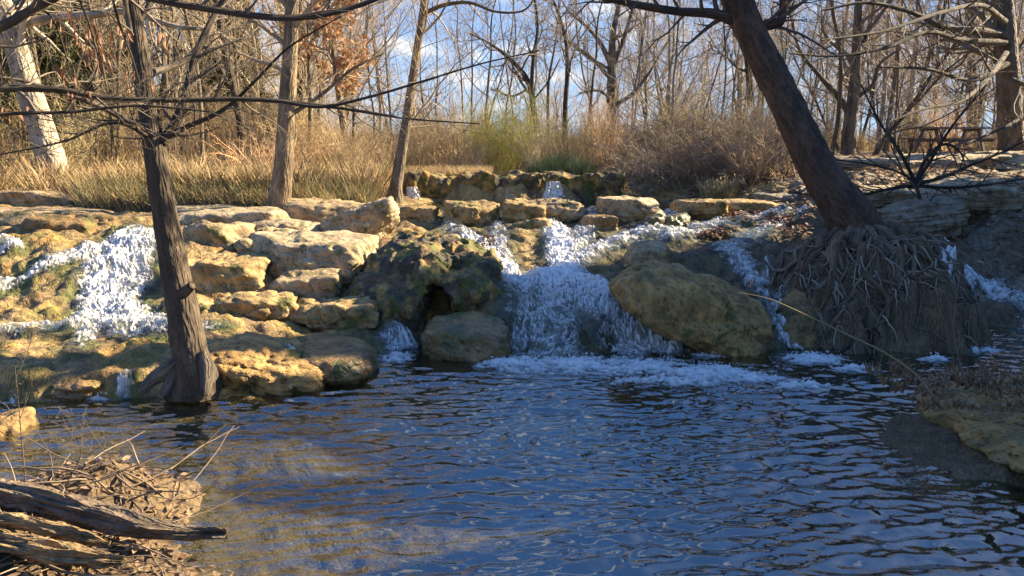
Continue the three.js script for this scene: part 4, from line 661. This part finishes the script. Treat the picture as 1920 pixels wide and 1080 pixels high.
// wide bare bush by the right bank
{
  const R = mulberry(74), base = hit(1738, 432), g = group('bare_bush', base), out = [], L = { levels: [null, { n: 13, t0: .15, len: .42, ang: .7, rr: .6, wob: .5, up: .0, seg: 6 }, { n: 5, t0: .2, len: .5, ang: .7, rr: .6, wob: .6, up: .02, rmin: .003 }, { n: 3, t0: .2, len: .5, ang: .7, rr: .6, wob: .5, up: .0, rmin: .002 }], tip: .0015 }, D = -base.z;
  for (const s of [[[1738, 432], [1732, 400], [1724, 370], [1716, 345], [1690, 325], [1640, 310], [1570, 300]], [[1716, 345], [1760, 335], [1820, 310], [1880, 285], [1950, 250]], [[1718, 350], [1690, 350], [1620, 365], [1560, 372], [1490, 360]], [[1716, 345], [1735, 300], [1770, 270], [1800, 285], [1812, 320]], [[1717, 348], [1780, 352], [1860, 345], [1940, 330]], [[1717, 345], [1690, 290], [1650, 230], [1610, 150]], [[1717, 345], [1745, 300], [1790, 230], [1850, 160]]]) {
    const pts = s.map(([px, py], i) => at(px, py, D - .12 * i * (R() - .3)).sub(base)), r0 = .028, [P, Q] = spline(pts, [r0, r0 * .8, r0 * .55, r0 * .3], 18), gb = new GB(); tube(gb, P, Q, 7, barkColor(BARK.dark, 5), .06, 2); part(g, 'stem', gb.geo(), MAT.bark); ramify(out, R, P, Q, 1, L);
  }
  part(g, 'twigs', crownGeo(out, BARK.dark, TWIG.dark, 5), MAT.twig); tag(g, 'wide-spreading leafless bush between the root mound and right bank', 'shrub');
}

// ---------------------------------------------------------------- grass
function tuft(seed, n, h, spread, cols, droop = .5) {
  const R = mulberry(seed), gb = new GB();
  for (let k = 0; k < n; k++) {
    const a = R() * 6.283, b = Math.sqrt(R()) * spread, p = V(Math.cos(a) * b, 0, Math.sin(a) * b), l = h * (.5 + R() * .6), d = V((R() - .5) * 1.1, 1, (R() - .5) * 1.1), w = V(Math.cos(a + 1), 0, Math.sin(a + 1)).multiplyScalar(.006 + .010 * R()), c = cols[R() * cols.length | 0], g = .75 + .5 * R(), cc = [c[0] * g, c[1] * g, c[2] * g]; let prev;
    for (let i = 0; i <= 3; i++) { const s = i / 3, q = p.clone().addScaledVector(d, l * s); q.y -= droop * l * s * s * R() * .7; q.x += (R() - .5) * .05; const ww = w.clone().multiplyScalar(1 - s * .85), u = gb.v(q.clone().sub(ww), cc), v = gb.v(q.clone().add(ww), cc); if (prev) gb.i.push(prev[0], prev[1], u, prev[1], v, u); prev = [u, v]; }
  }
  return gb.geo();
}
const GOLD = [[.46, .33, .15], [.38, .27, .12], [.30, .19, .09], [.48, .39, .22], [.24, .20, .09]], OLIVE = [[.20, .19, .05], [.30, .25, .08], [.14, .15, .04]], GREEN = [[.03, .055, .015], [.05, .075, .02], [.025, .04, .012]];
{
  const R = mulberry(81), q = () => new THREE.Quaternion().setFromAxisAngle(V(0, 1, 0), R() * 6.28), tall = [], low = [], weir = [], sedge = [], forest = [], clump = [];
  for (let i = 0; i < 3800; i++) { const px = -60 + R() * 780, D = 12.6 + R() * R() * 4.2, x = (px - 960) / FPX * D; const cl = fbm(x * 1.3, 5, D * 1.3, 2); if (px > 690 && D < 13.6) continue; if (cl < -.12 && R() < .75) continue; tall.push([V(x, H(x, -D) - .03, -D), q(), (.5 + R() * .8) * (1 + cl), shadeOf(R)]); }
  for (let i = 0; i < 900; i++) { const px = 150 + R() * 550, D = 11.9 + R() * .9, x = (px - 960) / FPX * D; low.push([V(x, H(x, -D) - .03, -D), q(), .4 + R() * .5, shadeOf(R)]); }
  for (let i = 0; i < 900; i++) { const px = 740 + R() * 175, D = 15.3 + R() * 1.3, x = (px - 960) / FPX * D; weir.push([V(x, Math.max(H(x, -D), 1.42) - .05, -D), q(), .3 + R() * .3]); }
  for (let i = 0; i < 420; i++) { const a = R() * 6.28, b = Math.sqrt(R()), px = 1052 + Math.cos(a) * b * 62, D = 16 + Math.sin(a) * b * .9, x = (px - 960) / FPX * D; sedge.push([V(x, Math.max(H(x, -D), 1.42) - .05, -D), q(), (.35 + R() * .25) * (1.1 - b * .5)]); }
  for (let i = 0; i < 5200; i++) { const px = -300 + R() * 2500, D = 16.5 + 26 * R(), x = (px - 960) / FPX * D; if (x > -2.4 && x < 2.6 && D < 19) continue; if (px > 1480 && D < 30) continue; forest.push([V(x, H(x, -D) - .05, -D), q(), .5 + R() * .8, shadeOf(R)]); }
  for (let i = 0; i < 60; i++) { const px = 1345 + (R() - .5) * 46, D = 13.2 + R() * .4, x = (px - 960) / FPX * D; clump.push([V(x, H(x, -D), -D), q(), .35 + R() * .3]); }
  const tg = tuft(1, 12, .5, .18, GOLD, .9);
  instanced('dry_grass', tg, MAT.grass, tall, 'tall golden dry grass along the left bank', 'grass');
  instanced('low_grass', tuft(2, 16, .7, .12, [...GOLD, ...OLIVE], .7), MAT.grass, low, 'low olive grass at the foot of the tall dry grass', 'grass');
  instanced('weir_grass', tg, MAT.grass, weir, 'golden grass strip on top of the far weir', 'grass');
  instanced('sedge', tuft(4, 18, 1.0, .12, GREEN, .5), MAT.grass, sedge, 'dark green sedge clump behind the far weir', 'sedge');
  instanced('wood_grass', tuft(5, 12, .9, .2, GOLD, .4), MAT.grass, forest, 'dry grass between the trunks of the wood', 'grass');
  instanced('hanging_grass', tuft(6, 18, .9, .1, [...OLIVE, ...GOLD], .9), MAT.grass, clump, 'single olive grass clump on the slope right of the weir', 'grass');
}

// ---------------------------------------------------------------- leaf litter, sticks, logs
function leafGeo() { const gb = new GB(), rows = [[0, 0, .05], [.3, .5, 0], [.65, .38, .03], [1, 0, .12]], c = [1, 1, 1], a = rows.map(([y, w, b]) => [gb.v(V(-w * .5, b + w * .18, y - .5), c), gb.v(V(0, b, y - .5), c), gb.v(V(w * .5, b + w * .18, y - .5), c)]); for (let i = 0; i < 3; i++) for (let k = 0; k < 2; k++) { const p = a[i], q = a[i + 1]; gb.i.push(p[k], q[k], p[k + 1], p[k + 1], q[k], q[k + 1]); } return gb.geo(); }
{
  const R = mulberry(91), leaf = leafGeo(), mk = (n, f, cols, smin, smax) => { const l = []; for (let i = 0; i < n; i++) { const p = f(); if (!p) continue; const c = cols[R() * cols.length | 0], g = .6 + .7 * R(); l.push([p, new THREE.Quaternion().setFromEuler(new THREE.Euler((R() - .5) * 1.1, R() * 6.28, (R() - .5) * 1.1)), smin + R() * (smax - smin), [c[0] * g, c[1] * g, c[2] * g]]); } return l; };
  const DK = [[.22, .13, .06], [.16, .09, .045], [.28, .18, .085], [.11, .07, .04]], BR = [[.30, .18, .08], [.22, .12, .06], [.38, .26, .13], [.16, .10, .06], [.34, .20, .09]], RED = [[.16, .06, .035], [.11, .05, .03], [.22, .10, .05]];
  const ground = (x, z, y = .015) => V(x, H(x, z) + y + R() * .02, z);
  instanced('shore_litter', leaf, MAT.leaf, mk(3000, () => { const x = -4.2 + R() * 3.2, z = -(2.5 + R() * 2.3); return H(x, z) > .0 ? ground(x, z) : null; }, DK, .03, .065), 'brown leaf litter on the near left shore', 'leaf litter');
  instanced('slope_litter', leaf, MAT.leaf, mk(4600, () => { const x = 2.6 + R() * 5.6, z = -(9.2 + R() * 8); return H(x, z) > (x > 4.6 ? .3 : 1.0) ? ground(x, z) : null; }, BR, .05, .10), 'brown leaf litter on the slope of the right bank', 'leaf litter');
  instanced('wood_litter', leaf, MAT.leaf, mk(5000, () => { const D = 12.8 + R() * 16, px = -100 + R() * 2100, x = (px - 960) / FPX * D; return H(x, -D) > 1.08 ? ground(x, -D) : null; }, BR, .06, .13), 'dry leaves over the floor of the wood', 'leaf litter');
  instanced('snagged_leaves', leaf, MAT.leaf, mk(620, () => { const p = [[1450, 418, 60, 14], [1490, 440, 40, 14], [1390, 408, 40, 10], [1340, 445, 40, 10], [905, 470, 30, 20], [930, 500, 16, 20]][R() * 6 | 0], q = hit(p[0] + (R() + R() - 1) * p[2], p[1] + (R() + R() - 1) * p[3], 6); q.y += .03 + .05 * R(); return q; }, RED, .05, .09), 'dark red leaves snagged among the wet cascade rocks', 'leaf litter');
  instanced('mound_litter', leaf, MAT.leaf, mk(420, () => { const a = R() * 6.28, b = Math.sqrt(R()); return ground(MOUND.x + Math.cos(a) * b * 1.2, MOUND.z + Math.sin(a) * b); }, [...BR, ...RED], .03, .06), 'dead leaves caught between the bare roots', 'leaf litter');
  instanced('bank_rock_litter', leaf, MAT.leaf, mk(300, () => { const x = 2.75 + R() * 1.2, z = -(4.5 + R() * 1.0); return V(x, .36 + R() * .05, z); }, BR, .03, .06), 'dead leaves on the overhanging bank rock', 'leaf litter');
}
function splinter(gb, P, Q, seg, col, rough, seed) { tube(gb, P, Q, seg, col, 0, seed, 1.5); const n = P.length, w = seg + 1; for (let i = 0; i < n; i++) for (let k = 0; k <= seg; k++) { const o = (i * w + k) * 3, a = (k % seg) / seg * 6.283, ca = Math.cos(a), sa = Math.sin(a), s = i / (n - 1), j = rough * (N(ca * 1.3 + seed, sa * 1.3, s * 3) + .8 * N(ca * 4 + seed, sa * 4, s * 1.6) + .5 * N(ca * 9 + seed, sa * 9, s * 4)) - .9 * sst(.8, 1, s) * clamp(.5 + N(ca * 3 + seed, sa * 3, 5)); for (let d = 0; d < 3; d++) { const c = P[i].getComponent(d); gb.p[o + d] = c + (gb.p[o + d] - c) * (1 + j); } } gb.n.length = 0; }
function log(name, label, list, seg, col, rough, cat = 'driftwood') { // ragged weathered wood
  const [p, r] = trunkPx(list), g0 = p[0].clone(), [P, Q] = spline(p.map((q) => q.clone().sub(g0)), r, 40), gb = new GB(); splinter(gb, P, Q, seg, barkColor(col, list[0][0]), rough, list[0][1]); const m = top(name, gb.geo(), MAT.wood); m.position.copy(g0); return tag(m, label, cat);
}
log('driftwood_log', 'dark rotten log pointing over the water with a pale broken tip', [[-60, 915, 3.75, 50], [80, 940, 3.7, 56], [170, 965, 3.65, 50], [260, 990, 3.6, 40], [340, 998, 3.6, 30], [425, 1000, 3.6, 22]], 40, [.17, .13, .09], .3);
log('driftwood_log', 'pale splintered log lying at the bottom of the shore heap', [[-40, 1005, 3.35, 46], [60, 1028, 3.3, 42], [150, 1044, 3.27, 34], [235, 1052, 3.25, 20]], 40, [.30, .21, .10], .4);
log('driftwood_log', 'short pale plank of broken wood under the rotten log', [[-20, 972, 3.5, 26], [70, 985, 3.45, 28], [150, 1005, 3.42, 24], [205, 1020, 3.4, 12]], 36, [.34, .24, .12], .4);
{
  const R = mulberry(95);
  const spots = []; for (let k = 0; k < 70; k++) spots.push([R() * 360 - 20, 880 + R() * 190]);
  for (const [px, py] of spots) { const p = hit(px, py), n = 6, d = V(R() - .5, .04 * R(), R() - .5).normalize(), pts = [V(0, 0, 0)], rad = [.003 + .005 * R()], L = .25 + .5 * R(); let q = V(0, 0, 0); for (let i = 1; i <= n; i++) { d.add(stray(R, .35)); d.normalize(); q = q.clone().addScaledVector(d, L / n); q.y = Math.max(q.y, H(p.x + q.x, p.z + q.z) - p.y); pts.push(q); rad.push(rad[0] * (1 - .6 * i / n)); } const gb = new GB(); tube(gb, pts, rad, 5, mixc([.09, .065, .045], [.26, .19, .12], R())); const m = top('stick', gb.geo(), MAT.twig); m.position.copy(p).add(V(0, .015, 0)); tag(m, 'thin dead stick on the near left shore', 'stick', 'sticks on the near left shore'); }
  // thin saplings sprouting from the near left shore and from the bank rock
  const sprout = (name, label, list, w, col, tw = true) => { const pts = list.map(([px, py, D]) => at(px, py, D)), g = group(name, pts[0]), [P, Q] = spline(pts.map((q) => q.clone().sub(g.position)), w, 30), gb = new GB(), out = []; tube(gb, P, Q, 6, col); part(g, 'stem', gb.geo(), MAT.twig); if (tw) { ramify(out, R, P, Q, 1, { levels: [null, { n: 7, t0: .3, abs: .3, ang: .7, rr: .6, wob: .4, up: .03, seg: 5, rmin: .002 }, { n: 3, t0: .3, len: .5, ang: .6, rr: .7, wob: .5, up: .02, rmin: .0015 }], tip: .0012 }); part(g, 'twigs', crownGeo(out, col, col, 1), MAT.twig); } tag(g, label, 'twig'); };
  sprout('arching_twig', 'long arching twig reaching out over the pool from the bank rock', [[1762, 762, 4.9], [1720, 705, 4.95], [1660, 662, 5], [1590, 628, 5.05], [1510, 590, 5.1], [1440, 560, 5.15], [1385, 548, 5.2]], [.008, .006, .004, .002], [.22, .16, .07], false);
  sprout('upright_twig', 'upright forked twig on top of the bank rock', [[1815, 725, 5.2], [1800, 680, 5.2], [1788, 620, 5.2], [1792, 560, 5.2]], [.007, .005, .002], [.16, .11, .07]);
  sprout('upright_twig', 'leafless seedling standing in the near shore heap', [[48, 905, 4.1], [42, 840, 4.1], [36, 770, 4.1], [28, 690, 4.1]], [.004, .003, .0015], [.10, .07, .05]);
  sprout('upright_twig', 'crooked twig leaning out of the shore heap', [[110, 930, 3.9], [140, 880, 3.9], [150, 860, 3.9], [155, 820, 3.9]], [.004, .003, .0015], [.11, .08, .05]);
  const tg = tuft(97, 14, .16, .05, [[.24, .13, .05], [.30, .19, .07], [.16, .09, .04]], 1.2), l = []; for (let k = 0; k < 80; k++) { const x = 2.6 + R() * 1.5, z = -(4.75 + R() * 1.0); l.push([V(x, .34 + R() * .04, z), new THREE.Quaternion().setFromAxisAngle(V(0, 1, 0), R() * 6), .5 + R() * .9]); }
  instanced('bank_grass', tg, MAT.grass, l, 'dead brown grass on top of the overhanging bank rock', 'grass');
}

// ---------------------------------------------------------------- picnic table
{
  const D = 22.5, x = (1755 - 960) / FPX * D / CP, g = group('picnic_table', V(x, H(x, -D), -D)); g.rotation.y = .22;
  const wood = new THREE.MeshStandardMaterial({ color: lin(.17, .13, .09), map: barkMap, roughness: .85 }), steel = new THREE.MeshStandardMaterial({ color: lin(.10, .085, .07), roughness: .6, metalness: .3 });
  const box = (n, w, h, d, px, py, pz, m, rx = 0) => { const o = part(g, n, new THREE.BoxGeometry(w, h, d), m); o.position.set(px, py, pz); o.rotation.x = rx; return o; };
  for (let k = 0; k < 4; k++) box('tabletop_plank', 2.05, .045, .17, 0, .74, -.27 + k * .18, wood);
  for (const s of [-1, 1]) for (let k = 0; k < 2; k++) box('seat_plank', 1.95, .04, .13, 0, .45, s * (.62 + k * .14), wood);
  for (const s of [-1, 1]) { for (const t of [-1, 1]) { box('leg', .06, .80, .06, s * .68, .36, t * .38, steel, t * -.42); } box('seat_bearer', .05, .06, 1.6, s * .68, .40, 0, steel); box('top_bearer', .05, .05, .7, s * .68, .69, 0, steel); }
  tag(g, 'weathered wooden picnic table standing in the clearing on the right', 'picnic table');
}
// ---------------------------------------------------------------- the two little falls over the far weir
{
  const gb = new GB(), R = mulberry(99);
  for (const [px0, px1, py0, py1, D] of [[1010, 1066, 340, 382, 14.3], [752, 792, 350, 384, 13.9], [714, 738, 356, 382, 13.8], [945, 958, 352, 380, 14.3]]) {
    const nx = 26, ny = 30, id = []; for (let j = 0; j <= ny; j++) for (let i = 0; i <= nx; i++) { const u = i / nx, v = j / ny, spread = lerp(.55, 1, v), c = (px0 + px1) / 2, q = at(c + (lerp(px0, px1, u) - c) * spread + (px0 < 800 ? 8 * v : 0), lerp(py0, py1, v), D - .12 * v), n = .9 * (.3 - Math.abs(fbm(u * 5 + px0, v * 1.4, 2, 3))) + .4 * fbm(u * 9, v * 9, px0, 3) + .12 - .5 * Math.pow(Math.abs(u - .5) * 2, 3); q.z += .10 * clamp(n) + .02 * N(u * 9, v * 9, 4); id.push(n > -.3 ? gb.v(q, [1, 1, 1, sst(-.3, .3, n)]) : -1); }
    for (let j = 0; j < ny; j++) for (let i = 0; i < nx; i++) { const a = id[j * (nx + 1) + i], b = id[j * (nx + 1) + i + 1], c = id[(j + 1) * (nx + 1) + i], d = id[(j + 1) * (nx + 1) + i + 1]; if (a >= 0 && b >= 0 && c >= 0) gb.i.push(a, c, b); if (b >= 0 && c >= 0 && d >= 0) gb.i.push(b, c, d); }
  }
  tag(top('weir_foam', gb.geo(), MAT.froth), 'thin white falls spilling over the far weir', 'foam', null, 'stuff');
}
console.log('done');
renderer.render(scene, camera);
